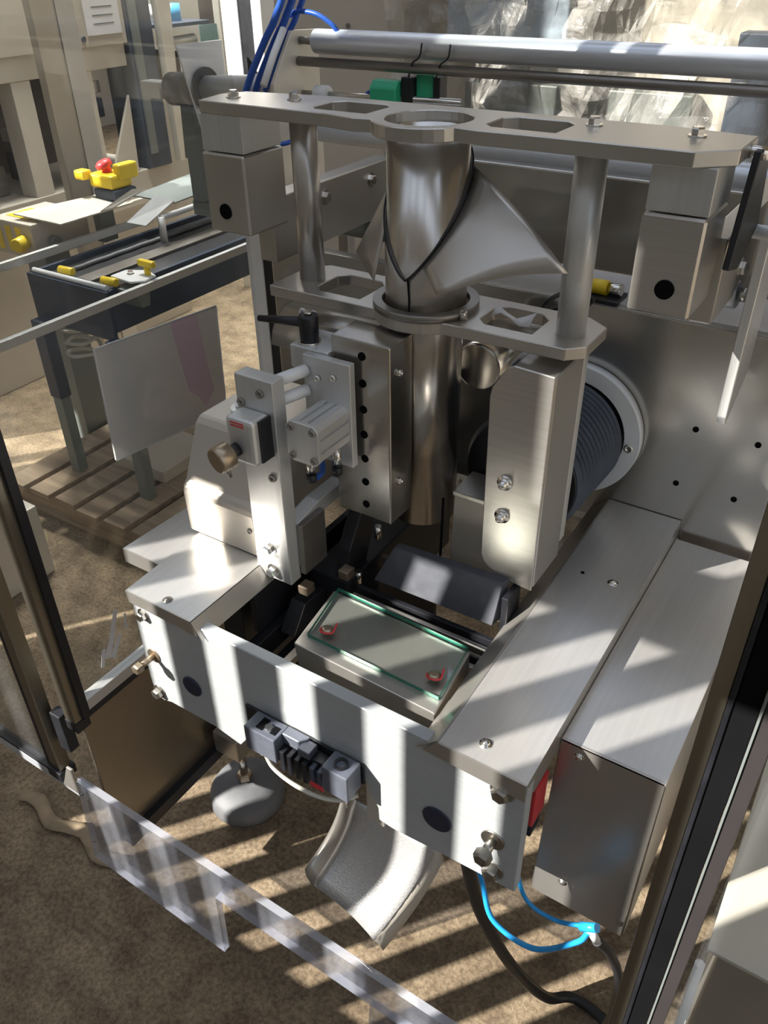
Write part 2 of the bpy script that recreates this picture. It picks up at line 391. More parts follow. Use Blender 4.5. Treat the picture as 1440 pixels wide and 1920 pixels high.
# ================================================================== FORMING SET
CX, CY = 0.268, 0.312
ff = thing('tube_stand', 'steel frame of two perforated plates joined by round columns around the vertical tube', 'frame', (CX, CY, 1.228))
# upper plate outline, counter-clockwise from front left
arc = [(CX + 0.062 * math.cos(a), CY + 0.002 + 0.066 * math.sin(a)) for a in [math.radians(d) for d in range(215, 330, 10)]]
up = [(-0.037, 0.284), (0.150, 0.281), (0.195, 0.272)] + arc + [(0.345, 0.272), (0.400, 0.274), (0.557, 0.274), (0.590, 0.302), (0.590, 0.372), (0.500, 0.385), (0.10, 0.385), (-0.030, 0.365), (-0.046, 0.335)]
def slot(x0, x1, y0, y1, c=0.012): return [(x0 + c, y0), (x1, y0), (x1, y1 - c), (x1 - c, y1), (x0 + c, y1), (x0, y1 - c), (x0, y0 + c)]
part('upper_plate', B(prism, up, 'z', 1.431, 1.445, 0.001, [circle(CX, CY, 0.048, 32), slot(0.115, 0.195, 0.300, 0.362), slot(0.338, 0.418, 0.296, 0.360)]), steel_soft, ff)
arc = [(CX + 0.064 * math.cos(a), CY + 0.062 * math.sin(a)) for a in [math.radians(d) for d in range(225, 320, 10)]]
lp = [(0.062, 0.268), (0.215, 0.268)] + arc + [(0.318, 0.269), (0.462, 0.273), (0.480, 0.290), (0.480, 0.352), (0.452, 0.372), (0.085, 0.372), (0.062, 0.350)]
part('lower_plate', B(prism, lp, 'z', 1.226, 1.240, 0.001, [circle(CX, CY, 0.054, 32), slot(0.118, 0.190, 0.285, 0.352), slot(0.345, 0.415, 0.292, 0.352)]), steel_soft, ff)
for x in (0.094, 0.450): part('support_column', B(cyl, (x, 0.318, 1.240), (x, 0.318, 1.431), 0.0165, 32), alu if x > 0.3 else steel_soft, ff)
part('collar_rim', B(ring, (CX, CY, 1.240), (CX, CY, 1.249), 0.053, 0.064, 48), steel_dark, ff)
for x, y in ((-0.012, 0.320), (0.068, 0.338), (0.436, 0.352), (0.540, 0.345)): part('bolt', hexbolt((x, y, 1.445), UP, 0.0065, 0.007), chrome, ff)
for x, y in ((0.205, 0.330), (0.330, 0.290)): part('screw', capscrew((x, y, 1.240), UP, 0.005, 0.01), chrome, ff)

ft = thing('forming_tube', 'tall vertical brushed steel filling tube passing through both plates', 'tube', (CX, CY, 0.945))
b = bmesh.new(); ring(b, (CX, CY, 0.945), (CX, CY, 1.434), 0.0425, 0.046, 64)
part('tube_body', b, steel_tube, ft)
part('guide_strip', B(tube, [(0.322, 0.272, 1.0), (0.322, 0.270, 0.93), (0.321, 0.268, 0.862)], 0.0019, 6), void, ft, 'thin dark strip hanging below the tube')

# forming collar: sleeve with a V shaped upper edge and two flared wings
fc = thing('forming_collar', 'pointed sheet metal forming collar with flared wings around the tube', 'collar', (CX, CY, 1.24))
def zedge(th):      # th = angle from straight ahead
    return 1.283 + 0.105 * (abs(math.sin(th / 2)) ** 1.25) * 1.35
g0, g1 = [], []
for i in range(49):
    th = -PI + 2 * PI * i / 48
    q = (CX + 0.0485 * math.sin(th), CY - 0.0485 * math.cos(th))
    g0.append(V(q[0], q[1], 1.236)); g1.append(V(q[0], q[1], zedge(th)))
mid = [a.lerp(c, 0.5) for a, c in zip(g0, g1)]
part('sleeve', B(sheet, [g0, mid, g1], 0.0012), steel_soft, fc)
b = bmesh.new(); tube(b, [V(q.x + (q.x - CX) * 0.01, q.y + (q.y - CY) * 0.01, q.z) for q in g1], 0.0013, 6, False)
part('seam', B(tube, [(CX + 0.004, CY - 0.0492, 1.284), (CX + 0.006, CY - 0.0492, 1.262), (CX + 0.006, CY - 0.0492, 1.238)], 0.0010, 6, False), void, fc)
part('edge_strip', b, black, fc, 'black rubber edge along the V shaped mouth')
A = []; 
for i in range(13):
    th = math.radians(24 + i * (118 - 24) / 12); A.append(V(CX + 0.049 * math.sin(th), CY - 0.049 * math.cos(th), zedge(th) - 0.002))
B0, B1 = V(0.3225, 0.238, 1.285), V(0.455, 0.275, 1.320)
Bs = [B0.lerp(B1, (i / 12) ** 0.9) + V(0, 0, 0.007 * math.sin(PI * i / 12)) for i in range(13)]
rows = [[a.lerp(c, k / 6) + V(0, 0, 0.006 * math.sin(PI * k / 6) * i_ / 12) for i_, (a, c) in enumerate(zip(A, Bs))] for k in range(7)]
part('wing', B(sheet, rows, 0.0015), steel_soft, fc)
A = []
for i in range(9):
    th = math.radians(-52 - i * (108 - 52) / 8); A.append(V(CX + 0.049 * math.sin(th), CY - 0.049 * math.cos(th), zedge(th) - 0.002))
B0, B1 = V(0.226, 0.262, 1.276), V(0.176, 0.300, 1.292)
Bs = [B0.lerp(B1, i / 8) for i in range(9)]
part('wing', B(sheet, [[a.lerp(c, k / 4) for a, c in zip(A, Bs)] for k in range(5)], 0.0015), steel_soft, fc)

# mounting blocks under the ends of the upper plate, with their arms to the back
for sx, lab in ((-1, 'grey steel mounting block under the left end of the top plate'), (1, 'bright steel mounting block under the right end of the top plate')):
    x0, x1 = (-0.040, 0.026) if sx < 0 else (0.519, 0.578)
    mb = thing('mounting_block', lab, 'block', ((x0 + x1) / 2, 0.32, 1.29), 'blocks carrying the forming frame')
    part('cap_block', B(box, x0, x1, 0.285, 0.358, 1.3885, 1.431, 0.0012), alu, mb)
    body = B(prism, [(x0 - 0.002, 1.291), (x1, 1.291), (x1, 1.387), (x0 - 0.002, 1.387)], 'y', 0.283, 0.362, 0.0025)
    part('block_body', body, steel_soft if sx < 0 else steel, mb)
    hx = -0.012 if sx < 0 else 0.551
    part('bore', B(cyl, (hx, 0.2835, 1.318), (hx, 0.2815, 1.318), 0.0095, 24), void, mb, 'dark round bore in the front face')
    ax0, ax1 = (-0.030, 0.0) if sx < 0 else (0.562, 0.586)
    part('arm', B(box, ax0, ax1, 0.36, 0.66, 1.232 if sx < 0 else 1.262, 1.318 if sx < 0 else 1.352, 0.002), steel_soft, mb)
    for y in ((0.48, 0.60) if sx < 0 else (0.46,)):
        part('bolt', hexbolt((ax1, y, 1.295), RT, 0.008, 0.006), chrome, mb)
    if sx > 0:
        part('hinge_lever', B(prism, [(0.33, 1.440), (0.37, 1.440), (0.40, 1.36), (0.34, 1.33), (0.30, 1.34)], 'x', 0.596, 0.603, 0.001), black, mb, 'black pivoting lever plate')
        part('pivot_pin', B(cyl, (0.580, 0.345, 1.436), (0.606, 0.345, 1.436), 0.006, 14), chrome, mb)
        part('guide_pin', B(cyl, (0.5865, 0.40, 1.352), (0.70, 0.40, 1.352), 0.007, 16), white, mb)

# ================================================================== VERTICAL SEALER (box in front of the tube)
vs = thing('vertical_sealer', 'tall brushed steel box with a column of black holes in front of the tube', 'sealing unit', (0.238, 0.237, 0.977))
part('housing', B(box, 0.197, 0.279, 0.212, 0.264, 0.977, 1.222, 0.0022), steel_front, vs)
for i in range(7):
    z = 1.204 - i * 0.0345
    part('vent_hole', B(cyl, (0.241, 0.2125, z), (0.241, 0.2112, z), 0.0052, 16), void, vs)
for z in (1.185, 1.035): part('screw', capscrew((0.279, 0.232, z), RT, 0.0045, 0.004), chrome, vs)
pc = thing('pneumatic_cylinder', 'square aluminium pneumatic cylinder on a plate in front of the sealing box', 'cylinder', (0.20, 0.17, 1.06))
part('mounting_plate', B(box, 0.168, 0.236, 0.193, 0.204, 1.060, 1.198, 0.001), alu, pc)
prof = [(0.186, 1.098), (0.193, 1.092), (0.226, 1.092), (0.232, 1.098), (0.232, 1.107), (0.229, 1.107), (0.229, 1.112), (0.232, 1.112), (0.232, 1.124), (0.229, 1.124), (0.229, 1.129), (0.232, 1.129), (0.232, 1.138), (0.226, 1.144), (0.218, 1.144), (0.218, 1.141), (0.213, 1.141), (0.213, 1.144), (0.206, 1.144), (0.206, 1.141), (0.201, 1.141), (0.201, 1.144), (0.193, 1.144), (0.186, 1.138)]
part('cylinder_body', B(prism, prof, 'y', 0.136, 0.193, 0.0), alu, pc)
part('end_cap', B(prism, [(0.186, 1.098), (0.193, 1.091), (0.226, 1.091), (0.233, 1.098), (0.233, 1.138), (0.226, 1.145), (0.193, 1.145), (0.186, 1.138)], 'y', 0.130, 0.1362, 0.001), alu, pc)
for x in (0.194, 0.225):
    for z in (1.099, 1.137): part('screw', capscrew((x, 0.1305, z), FR, 0.0045, 0.003), steel_dark, pc)
for x, y, z in ((0.205, 0.148, 1.092), (0.224, 0.176, 1.094)):
    f = part('air_fitting', B(cyl, (x, y, z), (x, y, z - 0.026), 0.0055, 16), chrome, pc)
    part('push_ring', B(cyl, (x, y, z - 0.026), (x, y, z - 0.036), 0.0065, 16), black, f)
for x, z in ((0.213, 1.178), (0.190, 1.172)): part('screw', capscrew((x, 0.193, z), FR, 0.0045, 0.005), chrome, pc)
solo('air_tube', B(tube, [(0.208, 0.155, 1.058), (0.19, 0.19, 1.046), (0.16, 0.22, 1.06), (0.13, 0.25, 1.05)], 0.004, 8), deepblue, 'short blue air tube beneath the square pneumatic cylinder', 'air tube')

br = thing('support_bracket', 'tall narrow aluminium bracket with bolts standing left of the sealing box', 'bracket', (0.143, 0.14, 0.886))
part('post', B(box, 0.114, 0.171, 0.130, 0.152, 0.886, 1.186, 0.0012), alu, br)
part('bolt', hexbolt((0.140, 0.130, 0.938), FR, 0.0075, 0.009), chrome, br)
part('bolt', hexbolt((0.143, 0.130, 0.902), FR, 0.0075, 0.009), chrome, br)
for x, z in ((0.152, 1.168), (0.158, 1.054), (0.121, 1.150)): part('screw', capscrew((x, 0.130, z), FR, 0.0055, 0.003), steel_dark, br)
for z in (1.178, 1.152): part('spacer_rod', B(cyl, (0.160, 0.150, z), (0.172, 0.1925, z), 0.0075, 18), white, br)
part('lower_arm', B(prism, [(0.152, 0.905), (0.152, 0.975), (0.20, 0.985), (0.26, 0.985), (0.26, 0.965), (0.19, 0.962), (0.172, 0.94), (0.172, 0.905)], 'x', 0.150, 0.172, 0.001), alu, br)
part('side_plate', B(box, 0.1725, 0.181, 0.150, 0.20, 0.895, 0.975, 0.001), steel_dark, br)
rg = thing('flow_regulator', 'grey regulator body with a round bronze knob on the aluminium bracket', 'regulator', (0.14, 0.11, 1.08))
part('body', B(box, 0.121, 0.163, 0.098, 0.1298, 1.086, 1.146, 0.005), alu, rg)
for z in (1.136, 1.140): part('print_line', B(box, 0.130, 0.150, 0.0975, 0.0982, z, z + 0.0018), red, rg)
part('gasket', B(box, 0.1625, 0.1655, 0.108, 0.1298, 1.088, 1.144, 0.001), black, rg)
part('stem', B(cyl, (0.137, 0.098, 1.106), (0.134, 0.086, 1.104), 0.0085, 18), black, rg)
kn = part('knob', B(lathe, (0.134, 0.088, 1.104), (0.129, 0.066, 1.101), [(0, 0.014), (0.1, 0.0165), (0.9, 0.0165), (1, 0.015)], 28), brass, rg)
part('tip', B(cyl, (0.132, 0.08, 1.088), (0.134, 0.082, 1.074), 0.0028, 8), steel_dark, kn)

cl = thing('clamp_block', 'aluminium clamp block with black lever handle behind the pneumatic cylinder', 'clamp', (0.16, 0.22, 1.17))
part('block', B(box, 0.140, 0.196, 0.205, 0.262, 1.170, 1.200, 0.0015), alu, cl)
part('back_plate', B(box, 0.135, 0.196, 0.272, 0.284, 1.150, 1.200, 0.001), steel_soft, cl)
lv = part('lever_hub', B(lathe, (0.158, 0.222, 1.200), (0.158, 0.222, 1.235), [(0, 0.010), (0.15, 0.0115), (0.9, 0.0125), (1, 0.011)], 20), black, cl)
part('lever_arm', B(cyl, (0.158, 0.222, 1.225), (0.092, 0.208, 1.222), 0.0065, 12, 0.0038), black, lv)
part('lever_screw', B(cyl, (0.158, 0.222, 1.235), (0.158, 0.222, 1.239), 0.005, 12), chrome, lv)
part('washer', B(cyl, (0.158, 0.222, 1.1995), (0.158, 0.222, 1.203), 0.014, 20), chrome, cl)
for x in (0.128, 0.145): part('hook', B(tube, [(x, 0.25, 1.18), (x - 0.004, 0.25, 1.20), (x - 0.002, 0.248, 1.225), (x + 0.006, 0.246, 1.228)], 0.0016, 6), white, cl)

# curved cover below the lower plate, left of the tube
b = bmesh.new()
g = []
for k in range(9):
    a = math.radians(10 + k * 20); g.append([V(x, 0.335 - 0.045 * math.cos(a), 1.135 + 0.055 * math.sin(a)) for x in (0.035, 0.10, 0.185)])
sheet(b, g, 0.002)
for x in (0.035, 0.185): prism(b, [(0.335 - 0.045 * math.cos(math.radians(10 + k * 20)), 1.135 + 0.055 * math.sin(math.radians(10 + k * 20))) for k in range(9)], 'x', x, x + 0.002)
solo('curved_cover', b, steel_soft, 'rounded sheet steel cover below the left half of the lower plate', 'cover')

# ================================================================== RIGHT FILM PULL UNIT
fp = thing('film_pull_unit', 'tall steel film drive casing with chamfered front plate right of the tube', 'casing', (0.43, 0.30, 0.915))
fpl = [(0.391, 0.952), (0.395, 0.942), (0.404, 0.934), (0.420, 0.927), (0.445, 0.922), (0.4635, 0.920), (0.4635, 1.216), (0.416, 1.2185), (0.408, 1.215), (0.391, 1.186), (0.389, 1.175)]
part('front_plate', B(prism, fpl, 'y', 0.250, 0.254, 0.001), steel, fp)
part('casing', B(prism, [(0.410, 0.930), (0.464, 0.922), (0.464, 1.214), (0.410, 1.214)], 'y', 0.2545, 0.335, 0.002), steel_soft, fp)
part('back_plate', B(box, 0.420, 0.464, 0.336, 0.350, 0.945, 1.2145, 0.001), alu, fp)
for z in (1.068, 1.020): part('cap_nut', dome((0.416, 0.250, z), FR, 0.0066, 0.013), chrome, fp)

# ================================================================== BACK PANEL, BELLOWS
bp_ = thing('machine_back_panel', 'large brushed steel back panel of the machine with small screw holes', 'panel', (0.3, 0.535, 0.86))
part('panel', B(box, -0.16, 0.86, 0.535, 0.540, 0.86, 1.192, 0.001), steel_panel, bp_)
part('top_flange', B(box, -0.16, 0.86, 0.540, 0.556, 1.187, 1.192, 0.001), steel_soft, bp_)
for x, z in ((0.566, 1.048), (0.647, 1.048), (0.556, 0.958), (0.636, 0.958)):
    part('screw_hole', B(cyl, (x, 0.5352, z), (x, 0.534, z), 0.0042, 12), void, bp_)
fl = thing('flange_ring', 'white plastic flange ring bolted to the back panel around the bellows', 'ring', (0.395, 0.525, 0.9))
part('ring', B(ring, (0.398, 0.533, 1.008), (0.398, 0.516, 1.008), 0.080, 0.102, 64), white, fl)
part('screw', capscrew((0.486, 0.517, 1.003), FR, 0.0065, 0.004), chrome, fl)
part('screw', capscrew((0.36, 0.517, 1.094), FR, 0.0065, 0.004), chrome, fl)
bw = thing('rubber_bellows', 'dark ribbed rubber bellows reaching forward from the white ring', 'bellows', (0.39, 0.44, 0.92))
pr = []
N = 13
for i in range(N):
    pr += [(i / N, 0.0745), ((i + 0.25) / N, 0.0850), ((i + 0.55) / N, 0.0870), ((i + 0.8) / N, 0.0835)]
pr.append((1, 0.081))
part('ribs', B(lathe, (0.392, 0.515, 1.004), (0.386, 0.375, 1.002), pr, 56, True, False), bellowm, bw)
part('end_cap', B(cyl, (0.386, 0.375, 1.002), (0.386, 0.368, 1.002), 0.079, 48), black, bw)
jb = thing('jaw_carriage', 'satin steel jaw carriage box behind the film drive casing', 'carriage', (0.36, 0.36, 0.80))
hexa(b := bmesh.new(), [V(0.318, 0.300, 0.80), V(0.407, 0.300, 0.80), V(0.407, 0.362, 0.80), V(0.318, 0.362, 0.80), V(0.318, 0.310, 0.985), V(0.407, 0.310, 0.985), V(0.407, 0.362, 0.985), V(0.318, 0.362, 0.985)], 0.002)
part('box', b, cream, jb)
part('top_plate', B(box, 0.318, 0.408, 0.305, 0.364, 0.985, 0.992, 0.001), steel_soft, jb)
part('knob', B(lathe, (0.335, 0.298, 0.868), (0.335, 0.286, 0.868), [(0, 0.008), (0.5, 0.009), (0.9, 0.006), (1, 0.002)], 14), white, jb, 'small white knob')
mt = thing('motor_drum', 'rounded steel drum between the tube and the film drive casing', 'drum', (0.315, 0.36, 1.13))
part('drum', B(cyl, (0.318, 0.36, 1.150), (0.318, 0.50, 1.150), 0.032, 32, bev=0.003), chrome, mt)
part('shaft', B(cyl, (0.325, 0.40, 1.195), (0.41, 0.40, 1.195), 0.020, 24), steel_soft, mt)
part('clamp_screw', hexbolt((0.322, 0.345, 1.205), FR, 0.008, 0.012), chrome, mt)

# ================================================================== JAW FRAME FRONT BAR
fb = thing('front_crossbar', 'long brushed aluminium crossbar across the front of the sealing jaws', 'crossbar', (0.288, 0.007, 0.69))
ol = [(0.0, 0.735), (0.004, 0.700), (0.020, 0.695), (0.036, 0.700), (0.120, 0.700), (0.165, 0.690), (0.180, 0.712), (0.190, 0.765), (0.215, 0.775), (0.355, 0.775), (0.374, 0.757), (0.391, 0.718), (0.392, 0.695), (0.412, 0.692), (0.500, 0.697), (0.577, 0.700), (0.577, 0.888), (0.0, 0.888)]
part('bar', B(prism, ol, 'y', 0.0, 0.016, 0.0012), alu_bar, fb)
part('hole_plug', B(cyl, (0.089, 0.0005, 0.764), (0.089, -0.0025, 0.764), 0.0165, 32, bev=0.0008), navy, fb)
part('hole_plug', B(cyl, (0.474, 0.0005, 0.760), (0.474, -0.0025, 0.760), 0.019, 32, bev=0.0008), navy, fb)
part('bolt', hexbolt((0.0195, 0, 0.862), FR, 0.0075, 0.008), chrome, fb)
part('stop_bolt', hexbolt((0.021, 0, 0.787), FR, 0.0085, 0.010, True, 0.024), brass, fb)
part('bolt', hexbolt((0.0145, 0, 0.712), FR, 0.0085, 0.009), boltm, fb)
part('bolt', hexbolt((0.550, 0, 0.867), FR, 0.0105, 0.010), boltm, fb)
part('stop_bolt', hexbolt((0.545, 0, 0.777), FR, 0.0105, 0.012, True, 0.018), boltm, fb)
part('bolt', hexbolt((0.548, 0, 0.722), FR, 0.0105, 0.010), boltm, fb)
for x in (0.402, 0.503): part('screw', capscrew((x, 0.008, 0.697), (0, 0, -1), 0.005, 0.006), chrome, fb)
# side rails of the jaw frame running back from the bar
for x0, x1, lab in ((0.125, 0.142, 'dark guide rail running back inside the left of the jaw pit'), (0.470, 0.487, 'dark guide rail running back under the right cover')):
    t_ = thing('guide_rail', lab, 'rail', ((x0 + x1) / 2, 0.27, 0.76), 'jaw frame side rails')
    part('rail', B(box, x0, x1, 0.017, 0.533, 0.765, 0.800, 0.001), black, t_)
    part('side_plate', B(box, x0 - 0.006, x0 + 0.004, 0.10, 0.533, 0.802, 0.872, 0.001), black, t_)

# sensor pair on the bar
sn = thing('photo_sensor', 'slate grey double sensor block mounted in the notch of the crossbar', 'sensor', (0.28, -0.012, 0.74))
part('bracket', B(box, 0.190, 0.374, -0.004, -0.0005, 0.756, 0.790, 0.0005), black, sn)
h1 = part('sensor_body', B(box, 0.213, 0.262, -0.034, -0.0045, 0.752, 0.794, 0.0015), sensorgrey, sn)
part('flange', B(prism, [(0.262, -0.018), (0.288, -0.018), (0.296, -0.008), (0.296, -0.004), (0.262, -0.004)], 'z', 0.776, 0.794, 0.001), sensorgrey, sn)
part('set_screw', B(cyl, (0.243, -0.020, 0.794), (0.243, -0.020, 0.7965), 0.005, 12), chrome, h1)
part('recess', B(box, 0.228, 0.238, -0.028, -0.010, 0.7935, 0.795), void, h1)
part('recess', B(box, 0.249, 0.257, -0.026, -0.014, 0.7935, 0.795), void, h1)
h2 = part('sensor_body', B(box, 0.334, 0.371, -0.034, -0.0045, 0.752, 0.796, 0.0015), sensorgrey, sn)
part('lens_ring', B(ring, (0.353, -0.019, 0.796), (0.353, -0.019, 0.7985), 0.006, 0.009, 20), black, h2)
part('middle_block', B(box, 0.296, 0.333, -0.020, -0.0045, 0.760, 0.778, 0.001), black, sn)
part('terminal_cap', B(box, 0.290, 0.308, -0.024, -0.006, 0.778, 0.790, 0.001), sensorgrey, sn)
for i in range(6): part('fin', B(box, 0.265 + i * 0.0115, 0.2715 + i * 0.0115, -0.030, -0.0045, 0.738, 0.774, 0.0006), black if i < 4 else darkbg, sn)
part('label_plate', B(box, 0.312, 0.332, -0.0312, -0.030, 0.742, 0.750), red, sn, 'small dark red marking')
part('nozzle', B(cyl, (0.230, -0.020, 0.752), (0.232, -0.022, 0.741), 0.0065, 14), white, sn)
part('nozzle', B(cyl, (0.358, -0.020, 0.752), (0.360, -0.022, 0.738), 0.006, 14, 0.003), white, sn)
solo('sensor_cable', B(tube, [(0.232, -0.022, 0.740), (0.246, -0.024, 0.722), (0.275, -0.022, 0.708), (0.310, -0.018, 0.704), (0.340, -0.010, 0.708), (0.358, 0.004, 0.715)], 0.0032, 8), cable_w, 'pale round cable looping below the slate sensor block', 'cable')
solo('chute_cord', B(tube, [(0.360, -0.022, 0.737), (0.354, -0.016, 0.715), (0.345, -0.004, 0.690)], 0.0012, 6), cable_w, 'thin pale cord dropping from the sensor to the chute', 'cord')

# ================================================================== COVERS
lc = thing('left_cover', 'folded sheet steel cover over the front left of the jaw frame', 'cover', (0.065, 0.07, 0.88))
hexa(b := bmesh.new(), [V(0, -0.004, 0.897), V(0.118, -0.004, 0.897), V(0.118, 0.142, 0.897), V(-0.006, 0.142, 0.897), V(0, -0.004, 0.8995), V(0.118, -0.004, 0.8995), V(0.118, 0.142, 0.8995), V(-0.006, 0.142, 0.8995)])
part('top_sheet', b, steel_x, lc)
part('front_flange', B(hexa, [V(0.002, -0.0055, 0.880), V(0.124, -0.0055, 0.878), V(0.118, -0.0035, 0.878), V(0.002, -0.0035, 0.880), V(0.0, -0.006, 0.8995), V(0.118, -0.006, 0.8995), V(0.118, -0.004, 0.8995), V(0.0, -0.004, 0.8995)]), steel_soft, lc)
part('side_flange', B(hexa, [V(0.132, -0.006, 0.876), V(0.1335, -0.006, 0.876), V(0.1335, 0.142, 0.876), V(0.132, 0.142, 0.876), V(0.1165, -0.006, 0.8995), V(0.118, -0.006, 0.8995), V(0.118, 0.142, 0.8995), V(0.1165, 0.142, 0.8995)]), steel_soft, lc)
part('screw', dome((0.062, 0.010, 0.8995), UP, 0.0045, 0.004), steel_dark, lc)
lb = thing('left_rear_cover', 'second steel cover sheet stepping out to the left behind the front left cover', 'cover', (0.0, 0.17, 0.88))
hexa(b := bmesh.new(), [V(-0.077, 0.062, 0.893), V(0.11, 0.062, 0.893), V(0.11, 0.26, 0.893), V(-0.068, 0.26, 0.893), V(-0.077, 0.062, 0.8955), V(0.11, 0.062, 0.8955), V(0.11, 0.26, 0.8955), V(-0.068, 0.26, 0.8955)])
part('top_sheet', b, steel_x, lb)
part('front_flange', B(box, -0.077, 0.11, 0.060, 0.062, 0.872, 0.8955), steel_soft, lb)
part('support_leg', B(box, 0.06, 0.10, 0.10, 0.24, 0.60, 0.893, 0.001), black, lb)

hs = thing('drive_housing', 'rounded steel housing standing on the left covers behind the bracket', 'housing', (0.05, 0.2, 0.9))
hp = [(0.140, 0.9005), (0.1385, 0.968), (0.141, 0.978), (0.148, 0.985), (0.182, 1.058), (0.192, 1.066), (0.34, 1.066), (0.34, 0.9005)]
part('shell', B(prism, hp, 'x', -0.022, 0.108, 0.003), housem, hs)
part('lid_ring', B(ring, (0.03, 0.23, 1.066), (0.03, 0.23, 1.074), 0.013, 0.020, 28), chrome, hs, 'bright round cap ring on top')
part('lid_cap', B(cyl, (0.03, 0.23, 1.066), (0.03, 0.23, 1.079), 0.012, 24), white, hs)
part('screw', capscrew((0.098, 0.1385, 0.944), FR, 0.004, 0.002), steel_dark, hs)

rc = thing('right_cover', 'long folded steel cover along the right of the jaw pit', 'cover', (0.52, 0.27, 0.87))
hexa(b := bmesh.new(), [V(0.474, -0.004, 0.8975), V(0.577, -0.004, 0.8975), V(0.575, 0.533, 0.8975), V(0.468, 0.533, 0.8975), V(0.474, -0.004, 0.90), V(0.577, -0.004, 0.90), V(0.575, 0.533, 0.90), V(0.468, 0.533, 0.90)])
part('top_sheet', b, steel_x, rc)
part('front_flange', B(hexa, [V(0.456, -0.0065, 0.878), V(0.577, -0.0065, 0.874), V(0.577, -0.004, 0.874), V(0.456, -0.004, 0.878), V(0.474, -0.0065, 0.90), V(0.577, -0.0065, 0.90), V(0.577, -0.004, 0.90), V(0.474, -0.004, 0.90)]), steel_soft, rc)
part('outer_flange', B(hexa, [V(0.5752, 0.02, 0.86), V(0.5768, 0.02, 0.86), V(0.5750, 0.533, 0.86), V(0.5734, 0.533, 0.86), V(0.5752, -0.004, 0.8975), V(0.5768, -0.004, 0.8975), V(0.5750, 0.533, 0.8975), V(0.5734, 0.533, 0.8975)]), steel_soft, rc)
part('inner_flange', B(hexa, [V(0.4455, -0.004, 0.874), V(0.4475, -0.004, 0.874), V(0.4415, 0.533, 0.874), V(0.4395, 0.533, 0.874), V(0.472, -0.004, 0.90), V(0.4745, -0.004, 0.90), V(0.4685, 0.533, 0.90), V(0.466, 0.533, 0.90)]), steel_soft, rc)
for x, y in ((0.518, 0.020), (0.540, 0.345)): part('screw', dome((x, y, 0.90), UP, 0.0048, 0.005), chrome, rc)
part('rivet_hole', B(cyl, (0.498, 0.345, 0.8995), (0.498, 0.345, 0.9004), 0.0028, 10), void, rc)

rb = thing('right_side_box', 'lower steel side box stepping down beside the long right cover', 'box', (0.633, 0.31, 0.58))
part('top_sheet', B(hexa, [V(0.5775, 0.090, 0.872), V(0.693, 0.090, 0.872), V(0.693, 0.522, 0.872), V(0.576, 0.522, 0.872), V(0.5775, 0.090, 0.875), V(0.693, 0.090, 0.875), V(0.693, 0.522, 0.875), V(0.576, 0.522, 0.875)], 0.0005), steel_x, rb)
part('front_panel', B(hexa, [V(0.570, 0.090, 0.575), V(0.690, 0.090, 0.575), V(0.690, 0.0935, 0.575), V(0.570, 0.0935, 0.575), V(0.577, 0.090, 0.8752), V(0.692, 0.090, 0.8752), V(0.692, 0.0935, 0.8752), V(0.577, 0.0935, 0.8752)], 0.0006), steel_soft, rb)
part('outer_side_panel', B(box, 0.6905, 0.693, 0.094, 0.52, 0.575, 0.8715, 0.0005), steel_soft, rb)
part('side_panel', B(hexa, [V(0.568, 0.094, 0.575), V(0.5705, 0.094, 0.575), V(0.5705, 0.53, 0.575), V(0.568, 0.53, 0.575), V(0.5755, 0.094, 0.871), V(0.578, 0.094, 0.871), V(0.578, 0.53, 0.871), V(0.5755, 0.53, 0.871)]), steel_soft, rb)
part('screw', dome((0.600, 0.090, 0.858), FR, 0.004, 0.004), chrome, rb)
part('screw', dome((0.608, 0.090, 0.622), FR, 0.004, 0.004), steel_dark, rb)
rd = thing('red_connector', 'red electrical connector tucked between the crossbar end and the side box', 'connector', (0.565, 0.06, 0.76))
part('body', B(box, 0.555, 0.574, 0.040, 0.075, 0.770, 0.835, 0.002), red, rd)
part('cap', B(box, 0.557, 0.572, 0.045, 0.070, 0.745, 0.770, 0.001), black, rd)

# ================================================================== SEALING JAWS
fj = thing('front_jaw', 'steel front sealing jaw box with a green glass plate on top', 'jaw', (0.335, 0.11, 0.80))
part('jaw_body', B(hexa, [V(0.240, 0.055, 0.80), V(0.441, 0.052, 0.80), V(0.432, 0.150, 0.80), V(0.224, 0.156, 0.80), V(0.237, 0.049, 0.880), V(0.443, 0.042, 0.880), V(0.432, 0.150, 0.880), V(0.221, 0.158, 0.880)], 0.0015), steel_soft, fj)
b = B(hexa, [V(0.245, 0.067, 0.8806), V(0.437, 0.062, 0.8806), V(0.428, 0.152, 0.8806), V(0.227, 0.160, 0.8806), V(0.245, 0.067, 0.886), V(0.437, 0.062, 0.886), V(0.428, 0.152, 0.886), V(0.227, 0.160, 0.886)])
b.normal_update()
for f in b.faces: f.material_index = 0 if abs(f.normal.z) > 0.9 else 1
part('glass_plate', b, [greenglass, greenedge], fj, 'clear plate with green edges')
for x, y in ((0.264, 0.084), (0.417, 0.087)):
    c_ = part('clamp_screw', B(lathe, (x, y, 0.886), (x, y, 0.891), [(0, 0.008), (0.6, 0.008), (1, 0.004)], 18), brass, fj)
    part('clip', B(tube, [(x - 0.009, y - 0.002, 0.888), (x - 0.003, y - 0.009, 0.890), (x + 0.009, y - 0.003, 0.889), (x + 0.006, y + 0.013, 0.891)], 0.0013, 6), red, c_)
rj = thing('rear_jaw', 'dark grey rear sealing jaw plate hanging over black slotted rails', 'jaw', (0.34, 0.23, 0.80))
